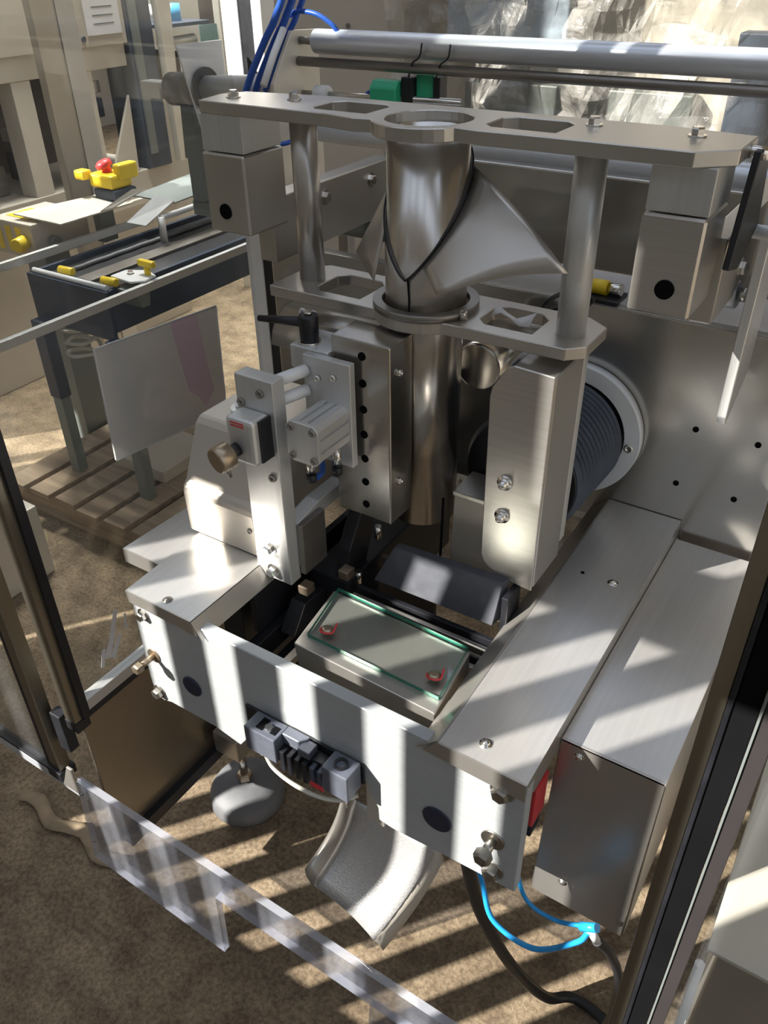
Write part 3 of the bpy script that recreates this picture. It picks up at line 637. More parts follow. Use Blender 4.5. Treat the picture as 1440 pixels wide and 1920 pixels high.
part('jaw_plate', B(hexa, [V(0.245, 0.219, 0.866), V(0.428, 0.219, 0.868), V(0.432, 0.245, 0.868), V(0.245, 0.245, 0.866), V(0.268, 0.236, 0.921), V(0.431, 0.236, 0.929), V(0.434, 0.250, 0.929), V(0.268, 0.250, 0.921)], 0.0012), jawgrey, rj)
part('end_plate', B(box, 0.437, 0.446, 0.222, 0.26, 0.86, 0.918, 0.001), black, rj)
for i, (y, z) in enumerate(((0.216, 0.852), (0.203, 0.846), (0.190, 0.840), (0.177, 0.834))):
    part('slotted_rail', B(box, 0.222, 0.447, y - 0.0075, y - 0.0005, z - 0.03, z, 0.0006), black if i % 2 == 0 else steel_soft, rj)
# dark mechanism deep in the left of the pit
mc = thing('jaw_mechanism', 'dark oily jaw linkage deep in the left of the pit', 'mechanism', (0.17, 0.25, 0.70))
part('base_block', B(box, 0.145, 0.215, 0.20, 0.50, 0.74, 0.86, 0.003), black, mc)
part('slide_plate', B(box, 0.146, 0.222, 0.030, 0.19, 0.748, 0.760, 0.001), black, mc)
part('slide_bar', B(box, 0.195, 0.207, 0.035, 0.26, 0.80, 0.812, 0.001), steel_dark, mc)
part('link_arm', B(prism, [(0.21, 0.86), (0.26, 0.86), (0.30, 0.95), (0.26, 0.96), (0.22, 0.90)], 'x', 0.185, 0.205, 0.001), black, mc)
part('link_arm', B(prism, [(0.12, 0.80), (0.19, 0.80), (0.20, 0.835), (0.15, 0.84)], 'x', 0.150, 0.175, 0.001), black, mc)
for x, y, z in ((0.182, 0.10, 0.772), (0.205, 0.19, 0.872), (0.16, 0.155, 0.85)): part('stop_block', B(box, x, x + 0.016, y, y + 0.018, z, z + 0.014, 0.001), brass, mc)
for x, y, z in ((0.215, 0.225, 0.845), (0.225, 0.262, 0.905)): part('pin', B(cyl, (x, y, z), (x, y, z + 0.02), 0.005, 12), chrome, mc)
part('tie_bar', B(box, 0.22, 0.31, 0.275, 0.285, 0.74, 0.86, 0.001), brownbg, mc)

# ================================================================== DISCHARGE CHUTE
ch = thing('discharge_chute', 'curved textured sheet steel discharge chute below the crossbar', 'chute', (0.38, 0.0, 0.48))
UL, UR, LL, LR = V(0.338, 0.028, 0.662), V(0.462, 0.022, 0.668), V(0.306, -0.034, 0.516), V(0.402, -0.034, 0.472)
rows = []
for i in range(11):
    s = i / 10; a = UL.lerp(LL, s); c = UR.lerp(LR, s); sag = V(0, 0.018 * math.sin(PI * s), -0.018 * math.sin(PI * s))
    rows.append([a.lerp(c, k / 8) + sag + V(0, 0.010, -0.012) * math.sin(PI * k / 8) * 0.8 for k in range(9)])
steel_tex = mat('embossed_steel', (0.62, 0.62, 0.62), 0.38, 0.55, 0.1, (450, 450, 450), 0.35, detail=1)
part('chute_sheet', B(sheet, rows, 0.0015), steel_tex, ch)
part('left_lip', B(sheet, [[r[0], r[0] + V(-0.006, -0.004, 0.010), r[0] + V(-0.012, -0.004, 0.022), r[0] + V(-0.016, 0.0, 0.026), r[0] + V(-0.020, 0.004, 0.020)] for r in rows], 0.0015), steel_soft, ch)
part('right_flange', B(sheet, [[r[-1], r[-1] + V(0.004, 0.006, -0.018), r[-1] + V(0.006, 0.012, -0.042)] for r in rows], 0.0015), cream, ch)
part('mounting_plate', B(box, 0.362, 0.388, 0.017, 0.020, 0.655, 0.757, 0.0005), cream, ch)
for y in (0.0, 0.006): part('slot_hole', B(cyl, (0.428, y + 0.018, 0.552), (0.434, y + 0.018, 0.552), 0.003, 8), void, ch)

# ================================================================== HOSES
solo('air_hose', B(tube, [(0.483, 0.05, 0.70), (0.487, 0.06, 0.62), (0.500, 0.095, 0.445), (0.540, 0.15, 0.24), (0.588, 0.225, 0.05), (0.64, 0.27, 0.012), (0.78, 0.24, 0.011)], 0.0095, 12), black, 'thick black hose dropping from the crossbar to the floor', 'hose')
solo('blue_air_tube', B(tube, [(0.556, 0.03, 0.78), (0.563, 0.03, 0.715), (0.583, 0.03, 0.648), (0.621, 0.03, 0.638), (0.659, 0.03, 0.660)], 0.0028, 8), bluetube, 'thin blue air tube hanging closest to the side box', 'air tube')
solo('blue_air_tube', B(tube, [(0.500, 0.045, 0.68), (0.522, 0.04, 0.61), (0.546, 0.03, 0.562), (0.602, 0.03, 0.552), (0.651, 0.03, 0.617), (0.662, 0.03, 0.652)], 0.0036, 8), bluetube, 'thick blue air tube looping lowest beside the black hose', 'air tube')
tf = thing('tube_fitting', 'blue push fitting joining the two blue tubes', 'fitting', (0.664, 0.03, 0.64))
part('sleeve', B(cyl, (0.652, 0.031, 0.652), (0.670, 0.030, 0.668), 0.0055, 14), bluetube, tf)
part('collar', B(cyl, (0.662, 0.032, 0.655), (0.672, 0.036, 0.632), 0.0050, 14), white, tf)
solo('black_cable', B(tube, [(0.672, 0.036, 0.632), (0.686, 0.06, 0.58), (0.70, 0.10, 0.47), (0.705, 0.14, 0.30), (0.69, 0.17, 0.10), (0.70, 0.20, 0.012)], 0.006, 10), black, 'black cable running down from the blue push fitting behind the right post', 'cable')

# ================================================================== GUARD ENCLOSURE
gf = thing('left_guard', 'left side of the machine guard with steel post, clear pane and steel skirt panel', 'guard', (-0.2, 0.25, 0.18))
part('corner_post', B(box, -0.222, -0.196, -0.026, 0.000, 0.535, 2.3, 0.001), steel_post, gf)
part('post_gasket', B(box, -0.1958, -0.189, -0.012, 0.002, 0.535, 2.3, 0.0005), black, gf, 'black rubber strip along the post')
part('post_foot', B(box, -0.223, -0.195, -0.027, 0.001, 0.512, 0.534, 0.001), black, gf)
part('bottom_rail', B(box, -0.212, -0.192, 0.003, 0.53, 0.545, 0.568, 0.001), alu, gf)
part('rail_gasket', B(box, -0.2, -0.191, 0.003, 0.53, 0.533, 0.545, 0.0005), black, gf)
part('clear_pane', B(box, -0.205, -0.200, 0.003, 0.53, 0.568, 2.3), acrylic, gf, 'clear acrylic window')
part('skirt_panel', B(box, -0.206, -0.200, -0.012, 0.55, 0.195, 0.531, 0.001), skirtm, gf)
part('skirt_seal', B(box, -0.207, -0.185, 0.0, 0.55, 0.165, 0.195, 0.001), black, gf, 'black strip along the bottom of the skirt')
gd = thing('guard_door', 'open clear guard door with steel stile left of the corner post', 'door', (-0.3, -0.03, 0.3))
part('door_stile', B(box, -0.300, -0.272, -0.040, -0.018, 0.375, 2.3, 0.001), steel_post, gd)
part('stile_gasket', B(box, -0.308, -0.3005, -0.040, -0.020, 0.375, 2.3, 0.0005), black, gd)
part('stile_foot', B(box, -0.306, -0.268, -0.046, -0.012, 0.352, 0.375, 0.002), black, gd)
part('bottom_rail', B(box, -0.95, -0.218, -0.040, -0.022, 0.330, 0.352, 0.001), alu_roll, gd)
part('door_pane', B(box, -0.93, -0.312, -0.034, -0.029, 0.354, 2.3), acrylic, gd)
part('pane_gasket', B(box, -0.93, -0.31, -0.040, -0.022, 0.3525, 0.360, 0.0005), black, gd)
part('end_bracket', B(prism, [(-0.266, 0.352), (-0.236, 0.420), (-0.222, 0.420), (-0.214, 0.33), (-0.222, 0.30), (-0.226, 0.352)], 'y', -0.046, -0.042, 0.0005), steel_soft, gd)
part('hinge', B(box, -0.262, -0.235, -0.030, -0.010, 0.44, 0.53, 0.002), black, gd)
al = thing('acrylic_lip', 'clear acrylic deflector strip with a stepped tab along the guard front', 'deflector', (0.2, -0.05, 0.17))
lo = [(-0.222, 0.180), (0.102, 0.168), (0.111, 0.345), (0.62, 0.335), (0.62, 0.425), (-0.193, 0.425)]
b = B(prism, lo, 'y', -0.059, -0.047, 0.0)
b.normal_update()
for f in b.faces: f.material_index = 0 if abs(f.normal.y) > 0.9 else 1
part('clear_strip', b, [acrylic_lip, acrylic_edge], al)
for x, z in ((-0.196, 0.385), (-0.212, 0.235)): part('screw', dome((x, -0.055, z), FR, 0.004, 0.004), chrome, al)
b = B(prism, [(0.395, 0.19), (0.60, 0.18), (0.60, 0.333), (0.405, 0.333)], 'y', -0.055, -0.047)
b.normal_update()
for f in b.faces: f.material_index = 0 if abs(f.normal.y) > 0.9 else 1
part('lower_tab', b, [acrylic_lip, acrylic_edge], al)

rg_ = thing('right_guard_post', 'steel and black guard post standing upright at the front right', 'post', (0.735, -0.02, 0.0))
part('steel_post', B(box, 0.7135, 0.7275, -0.026, -0.008, 0.02, 2.3, 0.0008), steel_post, rg_)
part('gasket', B(box, 0.7278, 0.7320, -0.030, -0.010, 0.02, 2.3, 0.001), black, rg_)
part('black_channel', B(box, 0.7323, 0.7500, -0.028, -0.008, 0.02, 2.3, 0.001), void, rg_)
part('foot_plate', B(box, 0.705, 0.760, -0.045, 0.01, 0.0, 0.019, 0.001), black, rg_)
violetbrown = mat('violet_brown_frame', (0.03, 0.026, 0.027), 0.55, 0.0, 0.1)
rd_ = thing('right_guard_door', 'dark framed clear door leaf hinged beside the right guard post', 'door', (0.78, -0.02, 0.05))
part('door_stile', B(box, 0.7525, 0.7650, -0.030, -0.010, 0.05, 2.3, 0.0006), violetbrown, rd_)
part('edge_trim', B(box, 0.7503, 0.7522, -0.032, -0.026, 0.05, 2.3, 0.0003), greypaint, rd_)
part('door_pane', B(box, 0.7655, 1.25, -0.022, -0.017, 0.05, 2.3), acrylic, rd_)

lf = thing('leveling_foot', 'broad grey rubber machine foot on the floor under the left skirt', 'foot', (-0.16, 0.30, 0.0))
part('pad', B(lathe, (-0.165, 0.290, 0.0), (-0.165, 0.290, 0.062), [(0, 0.080), (0.12, 0.084), (0.5, 0.082), (0.72, 0.074), (0.9, 0.050), (1, 0.030)], 40), rubber, lf)
part('spindle', B(cyl, (-0.165, 0.290, 0.062), (-0.165, 0.290, 0.20), 0.009, 16), chrome, lf)
part('lock_nut', hexbolt((-0.165, 0.290, 0.068), UP, 0.018, 0.016, False), brass, lf)
part('frame_tube', B(box, -0.184, -0.12, 0.24, 0.34, 0.20, 0.26, 0.002), steel_soft, lf)

solo('floor_rag', B(sheet, [[V(-0.60 + 0.022 * i, 0.045 + 0.012 * math.sin(i * 0.9) - 0.016 * j, 0.003 + 0.007 * abs(math.sin(i * 1.1 + j * 2.3))) for j in range(1, 4)] for i in range(16)], 0.0015), mat('kraft_strip', (0.30, 0.23, 0.15), 0.8, 0, 0.2, (30, 30, 30), 0.2), 'crumpled brown strip of packing paper on the floor by the guard door', 'paper strip')
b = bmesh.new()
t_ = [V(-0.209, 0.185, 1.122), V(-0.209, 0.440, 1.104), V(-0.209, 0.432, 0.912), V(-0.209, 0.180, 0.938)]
sh = thing('reflection_sheet', 'pale sheet with pinkish patch painted in place of a reflection on the left window', 'sheet', (-0.21, 0.31, 0.91))  # reflection in the pane built as a sheet, its tint painted in
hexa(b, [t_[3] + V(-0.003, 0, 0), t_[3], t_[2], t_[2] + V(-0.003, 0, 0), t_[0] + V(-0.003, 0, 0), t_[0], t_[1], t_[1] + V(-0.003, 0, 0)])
part('sheet', b, reflection_mat, sh)
part('border', B(tube, [q + V(0.0005, 0, 0) for q in (t_[1], t_[0], t_[3], t_[2], t_[1])], 0.0012, 6, False), paper, sh, 'thin white border of the painted reflection')
pink = clear_mat('pinkish_reflection', (0.9, 0.8, 0.85), 0.92, 0.03, hazecol=(0.97, 0.70, 0.82), smudge=0.05)  # pink part of the reflection, painted as colour
part('print', B(prism, [(0.335, 1.110), (0.392, 1.106), (0.400, 1.02), (0.410, 0.965), (0.385, 0.940), (0.372, 0.965), (0.352, 0.985)], 'x', -0.2088, -0.2085), pink, sh, 'pinkish patch of the painted reflection')

# ---------------------------------------------------------------- rear guard post and film rollers
rp_ = thing('rear_guard_post', 'white and black guard post standing behind the left mounting block', 'post', (-0.46, 0.86, 0.0))
part('white_face', B(box, -0.500, -0.459, 0.850, 0.890, 0.01, 2.3, 0.001), white, rp_)
part('black_channel', B(box, -0.4588, -0.426, 0.853, 0.887, 0.01, 2.3, 0.001), black, rp_)
part('pale_strip', B(box, -0.4258, -0.402, 0.850, 0.890, 0.01, 2.3, 0.001), alu, rp_)
part('foot_plate', B(box, -0.54, -0.37, 0.82, 0.92, 0.0, 0.01, 0.001), black, rp_)

rf = thing('roller_frame', 'steel bracket plates carrying the film guide rollers behind the filling tube', 'bracket', (0.2, 0.75, 1.17))
bpz = [(0.66, 1.19), (0.802, 1.19), (0.802, 1.476), (0.730, 1.479), (0.706, 1.449), (0.672, 1.405)]
part('bracket_plate', B(prism, bpz, 'x', -0.246, -0.238, 0.001), cream2, rf)
part('edge_strip', B(tube, [(-0.244, 0.716, 1.482), (-0.244, 0.686, 1.449), (-0.244, 0.652, 1.405)], 0.006, 8, False), white, rf)
part('bracket_plate', B(prism, bpz, 'x', 0.860, 0.868, 0.001), cream2, rf)
part('cross_beam', B(box, 0.02, 0.86, 0.700, 0.712, 1.182, 1.318, 0.003), steel_panel, rf, 'broad smooth steel beam')
part('back_beam', B(box, -0.238, 0.86, 0.715, 0.735, 1.20, 1.24, 0.002), steel_dark, rf)
for nm, z, r, lab, dx in (('film_roller', 1.463, 0.0185, 'topmost thick aluminium film roller above the thin steel rod', 0.0), ('film_roller', 1.326, 0.0190, 'lower thick aluminium film roller seen beneath the top plate', 0.0)):
    t_ = thing(nm, lab, 'roller', (0.3, 0.75, z - r), 'film guide rollers')
    part('roller_tube', B(cyl, (-0.205, 0.75, z), (0.845, 0.75, z), r, 40, bev=0.002), alu_roll, t_)
    part('axle', B(cyl, (-0.237, 0.75, z), (-0.2055, 0.75, z), 0.006, 14), steel_dark, t_)
t_ = thing('guide_rod', 'thin brown steel rod just below the top film roller', 'rod', (0.3, 0.75, 1.427))
part('rod', B(cyl, (-0.237, 0.742, 1.433), (0.859, 0.742, 1.433), 0.0075, 20), steel_dark, t_)
t_ = thing('sensor_rod', 'short thin steel rod with white collar and green clamps above the top plate', 'rod', (-0.1, 0.75, 1.378))
part('rod', B(cyl, (-0.237, 0.75, 1.383), (0.075, 0.75, 1.389), 0.005, 14), chrome, t_)
part('collar', B(cyl, (-0.210, 0.75, 1.3835), (-0.182, 0.75, 1.384), 0.014, 24, bev=0.002), white, t_)
part('green_clamp', B(prism, [(0.728, 1.378), (0.765, 1.378), (0.765, 1.408), (0.755, 1.414), (0.738, 1.414), (0.728, 1.404)], 'x', -0.085, -0.035, 0.002), green, t_)
part('green_clamp', B(box, -0.010, 0.022, 0.752, 0.78, 1.384, 1.424, 0.002), green, t_)
part('black_clamp', B(box, -0.033, -0.012, 0.742, 0.762, 1.383, 1.420, 0.002), black, t_)
part('black_clamp', B(box, 0.023, 0.036, 0.748, 0.772, 1.386, 1.422, 0.002), black, t_)
for x in (-0.02, 0.03): part('wire', B(tube, [(x, 0.745, 1.42), (x + 0.012, 0.735, 1.44), (x + 0.03, 0.728, 1.452), (x + 0.034, 0.728, 1.47)], 0.0014, 6), black, t_)
for i, (dx, r) in enumerate(((0, 0.006), (0.009, 0.006), (0.018, 0.005))):
    solo('blue_hose', B(tube, [(-0.318 + dx, 0.69 + 0.016 * i, 1.385), (-0.302 + dx, 0.692 + 0.016 * i, 1.415), (-0.273 + dx, 0.700 + 0.016 * i, 1.465), (-0.250 + dx, 0.705 + 0.016 * i, 1.50), (-0.226 + dx, 0.71 + 0.016 * i, 1.56), (-0.20 + dx, 0.72 + 0.016 * i, 1.75)], r, 8), deepblue, ('leftmost', 'middle', 'rightmost')[i] + ' of the three dark blue hoses rising beside the roller bracket', 'hose', 'blue hoses beside the roller bracket')
solo('blue_hose', B(tube, [(-0.245, 0.735, 1.50), (-0.225, 0.735, 1.506), (-0.19, 0.735, 1.503), (-0.165, 0.74, 1.490), (-0.155, 0.745, 1.478)], 0.004, 8), deepblue, 'thin blue hose arching over the left end of the top roller', 'hose')
solo('blue_hose', B(tube, [(-0.13, 0.76, 1.36), (-0.12, 0.755, 1.375), (-0.10, 0.752, 1.392), (-0.075, 0.752, 1.397)], 0.004, 8), deepblue, 'short blue hose curving to the green clamp', 'hose')
solo('film_roll', B(lathe, (-0.05, 0.83, 1.075), (0.95, 0.83, 1.075), [(0, 0.03), (0, 0.085), (1, 0.085), (1, 0.03)], 48), paper, 'big white roll of film behind the broad steel beam', 'film roll')
t_ = thing('valve', 'small yellow and grey air valve behind the right column', 'valve', (0.41, 0.56, 1.19))
part('yellow_body', B(cyl, (0.385, 0.565, 1.207), (0.408, 0.565, 1.207), 0.010, 18), yellow, t_)
part('grey_end', B(cyl, (0.409, 0.565, 1.207), (0.428, 0.565, 1.207), 0.008, 14), chrome, t_)
part('mount', B(box, 0.375, 0.43, 0.541, 0.585, 1.1925, 1.198), black, t_)
t_ = thing('tension_roller', 'small grey steel roller on a stub post behind the left column', 'roller', (-0.02, 0.62, 1.192))
part('roller', B(cyl, (-0.11, 0.62, 1.212), (0.06, 0.62, 1.212), 0.016, 24, bev=0.002), greypaint, t_)
part('post', B(box, -0.075, -0.055, 0.61, 0.63, 1.10, 1.20, 0.001), steel_soft, t_)
part('post', B(box, -0.075, -0.055, 0.61, 0.63, 1.224, 1.26, 0.001), steel_soft, t_)

rs = thing('reel_shaft', 'bright steel reel shaft with a black collar and white backing plate at upper left', 'shaft', (-0.45, 0.75, 1.33))
part('shaft', B(lathe, (-0.270, 0.75, 1.390), (-0.462, 0.75, 1.377), [(0, 0.021), (0.35, 0.021), (0.35, 0.022), (0.45, 0.022), (0.45, 0.021), (1, 0.021)], 32), alu, rs)
part('flange', B(ring, (-0.464, 0.75, 1.376), (-0.470, 0.75, 1.376), 0.0215, 0.036, 32), black, rs)
part('backing_plate', B(prism, [(0.695, 1.452), (0.815, 1.450), (0.815, 1.29), (0.74, 1.285)], 'x', -0.478, -0.4745), paper, rs, 'white plate')
part('collar', B(lathe, (-0.485, 0.75, 1.374), (-0.555, 0.75, 1.370), [(0, 0.030), (0.3, 0.030), (0.3, 0.026), (0.42, 0.026), (0.42, 0.029), (1, 0.029)], 28), black, rs)
part('end_block', B(box, -0.625, -0.575, 0.735, 0.765, 1.352, 1.382, 0.002), cream2, rs)
part('journal', B(cyl, (-0.555, 0.75, 1.369), (-0.576, 0.75, 1.368), 0.010, 16), chrome, rs)
part('stand_post', B(box, -0.552, -0.520, 0.760, 0.790, 1.16, 1.345, 0.002), greypaint, rs)
part('post_arm', B(box, -0.56, -0.5005, 0.765, 0.885, 1.13, 1.159, 0.002), greypaint, rs)
part('brace', B(cyl, (-0.50, 0.78, 1.33), (-0.40, 0.80, 1.16), 0.005, 10), cream2, rs)

# ---------------------------------------------------------------- wrapped bundle and beige cabinet
cb = thing('beige_cabinet', 'plain beige steel cabinet behind the blue hoses', 'cabinet', (-0.8, 1.7, 0))
part('front_panel', B(box, -1.06, -0.49, 1.500, 1.52, 0.05, 1.95, 0.002), cream, cb)
part('side_panel', B(box, -0.51, -0.49, 1.521, 1.9, 0.05, 1.95, 0.002), cream, cb)
part('plinth', B(box, -1.05, -0.50, 1.51, 1.9, 0.0, 0.05), black, cb)
for z in (1.36, 1.42): part('screw', B(cyl, (-0.66, 1.5, z), (-0.66, 1.496, z), 0.006, 10), steel_dark, cb)
wb = thing('wrapped_bundle', 'tall load wrapped in crumpled clear plastic film at the back right', 'bundle', (0.3, 1.6, 0))
part('core', B(box, -0.38, 1.30, 1.52, 2.10, 0.14, 1.62, 0.01), cream, wb)
part('carton', B(box, -0.30, 0.25, 1.47, 1.515, 0.95, 1.32, 0.004), greypaint, wb)
part('carton', B(box, 0.32, 0.80, 1.46, 1.515, 0.80, 1.44, 0.004), darkbg, wb)
part('carton', B(box, -0.36, -0.05, 1.48, 1.515, 1.36, 1.55, 0.004), palebl, wb)
part('pallet', B(box, -0.42, 1.34, 1.46, 2.14, 0.0, 0.135, 0.004), wood, wb)
g = []
for i in range(56):
    u = i / 55; row = []
    for j in range(120):
        x = -0.46 + 1.84 * j / 119
        if u < 0.72: y, z = 1.40, 0.10 + (u / 0.72) * 1.52
        else: y, z = 1.40 + (u - 0.72) / 0.28 * 0.70, 1.62 + 0.06 * math.sin((u - 0.72) / 0.28 * PI)
        q = V(x * 4, z * 4, 3.1)
        a = 1 - abs(noise.noise(q)) * 2; c = 1 - abs(noise.noise(q * 2.3 + V(3, 1, 7))) * 2; d = noise.noise(q * 6)
        h = 0.055 * (a ** 3 if a > 0 else 0) + 0.03 * (c ** 3 if c > 0 else 0) + 0.014 * d
        k = 1.0 if u < 0.72 else 0.3
        row.append(V(x + 0.02 * noise.noise(q * 2 + V(9, 0, 0)), y - h * k, z + h * (1 - k) + 0.02 * noise.noise(q * 2)))
    g.append(row)
b = bmesh.new(); vs_ = [[b.verts.new(q) for q in r] for r in g]
for i in range(len(vs_) - 1):
    for j in range(len(vs_[0]) - 1): b.faces.new((vs_[i][j], vs_[i][j + 1], vs_[i + 1][j + 1], vs_[i + 1][j]))
part('plastic_film', b, wrap, wb)

# ---------------------------------------------------------------- conveyor behind the left window
cv = thing('belt_conveyor', 'dark blue belt conveyor on square legs standing on the pallet', 'conveyor', (-1.3, 1.5, 0.12))
part('end_panel', B(box, -1.500, -1.150, 0.960, 0.972, 0.640, 0.790, 0.002), bluepaint, cv)
part('side_frame', B(box, -1.165, -1.150, 0.973, 2.4, 0.665, 0.792, 0.002), bluepaint, cv)
part('side_frame', B(box, -1.500, -1.485, 0.973, 2.4, 0.665, 0.792, 0.002), bluepaint, cv)
part('belt', B(box, -1.484, -1.166, 1.02, 2.4, 0.765, 0.775, 0.001), black, cv)
part('wear_strip', B(box, -1.345, -1.285, 1.02, 2.3, 0.7755, 0.784, 0.001), steel_dark, cv)
part('chain', B(tube, [(-1.42 + 0.004 * (i % 2), 1.05 + i * 0.05, 0.782) for i in range(22)], 0.007, 6, False), rubber, cv)
part('end_bar', B(cyl, (-1.48, 0.975, 0.797), (-1.16, 0.975, 0.797), 0.008, 16), white, cv)
for x in (-1.39, -1.205): part('yellow_roller', B(cyl, (x, 1.000, 0.806), (x + 0.055, 1.004, 0.806), 0.012, 16, bev=0.002), yellow, cv)
for x in (-1.45, -1.12):
    l_ = part('leg', B(box, x - 0.026, x + 0.026, 0.915, 0.958, 0.40, 0.66, 0.003), bluepaint, cv)
    part('lower_tube', B(box, x - 0.021, x + 0.021, 0.918, 0.955, 0.12, 0.40, 0.003), greypaint, l_)
for x in (-1.45, -1.12):
    l_ = part('leg', B(box, x - 0.026, x + 0.026, 2.1, 2.15, 0.0, 0.66, 0.003), bluepaint, cv)
for x, lab, y0, y1, z in ((-1.068, 'nearest', 0.42, 1.62, 0.797), (-1.515, 'far', 0.62, 1.50, 0.822)):
    part('guide_rail', B(box, x - 0.008, x + 0.008, y0, y1, z - 0.012, z + 0.012, 0.001), alu, cv)
part('rail_bracket', B(prism, [(1.00, 0.79), (1.06, 0.80), (1.05, 0.74), (1.02, 0.74)], 'x', -1.150, -1.077, 0.001), greypaint, cv)
part('clamp_plate', B(prism, [(-1.19, 1.02), (-1.10, 1.01), (-1.07, 1.04), (-1.08, 1.09), (-1.13, 1.11), (-1.19, 1.08)], 'z', 0.810, 0.816, 0.001), white, cv)
kb = part('knob_stem', B(cyl, (-1.10, 1.08, 0.816), (-1.10, 1.08, 0.842), 0.009, 12), yellow, cv)
part('knob', B(box, -1.132, -1.07, 1.072, 1.092, 0.838, 0.858, 0.006), yellow, kb)
part('bolt', hexbolt((-1.15, 1.06, 0.816), UP, 0.008, 0.008), chrome, cv)
pl = thing('wooden_pallet', 'weathered wooden pallet under the conveyor legs', 'pallet', (-1.3, 1.2, 0))
for i in range(7):
    x = -1.62 + i * 0.118
    part('board', B(box, x, x + 0.092, 0.76 + 0.006 * (i % 3), 1.45, 0.100, 0.1195, 0.002), wood, pl)
for y in (0.80, 1.06, 1.33): part('bearer', B(box, -1.63, -0.80, y, y + 0.09, 0.02, 0.0995, 0.002), wood, pl)
for y in (0.80, 1.06, 1.33): part('skid', B(box, -1.63, -0.80, y - 0.005, y + 0.095, 0.0, 0.0195, 0.001), wood, pl)
solo('metal_lid', B(box, -1.36, -1.13, 1.02, 1.26, 0.1200, 0.165, 0.003), cream, 'flat beige metal lid lying on the pallet behind the conveyor leg', 'lid')
solo('low_steel_box', B(box, -1.60, -1.215, 0.33, 0.605, 0.0, 0.245, 0.004), cream2, 'low steel box on the floor left of the guard door', 'box')
pw = thing('plywood_board', 'upright plywood board behind the painted reflection sheet', 'board', (-0.85, 1.5, 0))
part('board', B(box, -1.00, -0.86, 1.47, 1.486, 0.0, 0.80, 0.001), plywood, pw)

# control box, tray and emergency stop over the conveyor
kx = thing('control_box', 'beige control box with yellow stripes beside the conveyor', 'control box', (-1.68, 1.16, 0.0))
part('box', B(box, -1.80, -1.60, 1.08, 1.30, 0.775, 0.885, 0.003), cream, kx)
for i in range(3): part('warning_stripe', B(box, -1.78 + i * 0.05, -1.755 + i * 0.05, 1.0775, 1.0795, 0.79, 0.87), yellow, kx)
part('top_label', B(box, -1.77, -1.66, 1.12, 1.22, 0.8855, 0.8865), yellow, kx)
part('knob', B(cyl, (-1.64, 1.08, 0.83), (-1.63, 1.035, 0.828), 0.022, 20, bev=0.003), yellow, kx)
part('plug', B(cyl, (-1.60, 1.15, 0.82), (-1.575, 1.15, 0.82), 0.018, 16), greypaint, kx)
part('pedestal', B(box, -1.75, -1.65, 1.14, 1.24, 0.0, 0.7745, 0.003), greypaint, kx)
ty = thing('steel_tray', 'bent steel infeed tray over the conveyor below the emergency stop', 'tray', (-1.55, 1.35, 0.80))
part('plate', B(hexa, [V(-1.70, 1.10, 0.900), V(-1.50, 1.12, 0.890), V(-1.50, 1.42, 0.890), V(-1.66, 1.42, 0.898), V(-1.70, 1.10, 0.904), V(-1.50, 1.12, 0.894), V(-1.50, 1.42, 0.894), V(-1.66, 1.42, 0.902)]), cream2, ty)
part('side_wing', B(hexa, [V(-1.495, 1.275, 0.895), V(-1.49, 1.325, 0.895), V(-1.49, 1.47, 0.925), V(-1.495, 1.42, 0.932), V(-1.495, 1.275, 0.899), V(-1.49, 1.325, 0.899), V(-1.49, 1.47, 0.929), V(-1.495, 1.42, 0.936)]), cream2, ty)
part('side_wing', B(hexa, [V(-1.41, 1.30, 0.865), V(-1.37, 1.34, 0.850), V(-1.35, 1.46, 0.905), V(-1.39, 1.42, 0.925), V(-1.41, 1.30, 0.869), V(-1.37, 1.34, 0.854), V(-1.35, 1.46, 0.909), V(-1.39, 1.42, 0.929)]), alu, ty)
part('slide_plate', B(hexa, [V(-1.52, 1.44, 0.905), V(-1.36, 1.47, 0.895), V(-1.34, 1.80, 0.915), V(-1.50, 1.77, 0.93), V(-1.52, 1.44, 0.909), V(-1.36, 1.47, 0.899), V(-1.34, 1.80, 0.919), V(-1.50, 1.77, 0.934)]), greypaint, ty)
part('motor', B(box, -1.64, -1.54, 1.38, 1.48, 0.895, 0.93, 0.006), darkbg, ty)
part('post', B(cyl, (-1.36, 1.40, 0.785), (-1.36, 1.40, 0.87), 0.012, 14), alu, ty)
part('long_arm', B(cyl, (-1.36, 1.40, 0.865), (-1.30, 2.2, 0.90), 0.010, 10), alu, ty)
part('support_post', B(box, -1.595, -1.56, 1.32, 1.38, 0.776, 0.890, 0.001), greypaint, ty)
es = thing('emergency_stop', 'yellow emergency stop with a red mushroom button behind the tray', 'emergency stop', (-1.60, 1.43, 0.93))
part('yellow_box', B(box, -1.66, -1.55, 1.385, 1.475, 0.931, 0.975, 0.008), yellow, es)
part('guard_ear', B(box, -1.70, -1.655, 1.36, 1.40, 0.955, 0.985, 0.006), yellow, es)
part('guard_ear', B(box, -1.575, -1.54, 1.42, 1.50, 0.955, 1.005, 0.006), yellow, es)
part('button', B(lathe, (-1.61, 1.43, 0.975), (-1.62, 1.42, 1.012), [(0, 0.016), (0.4, 0.016), (0.45, 0.028), (0.8, 0.028), (1, 0.018)], 20), red, es)

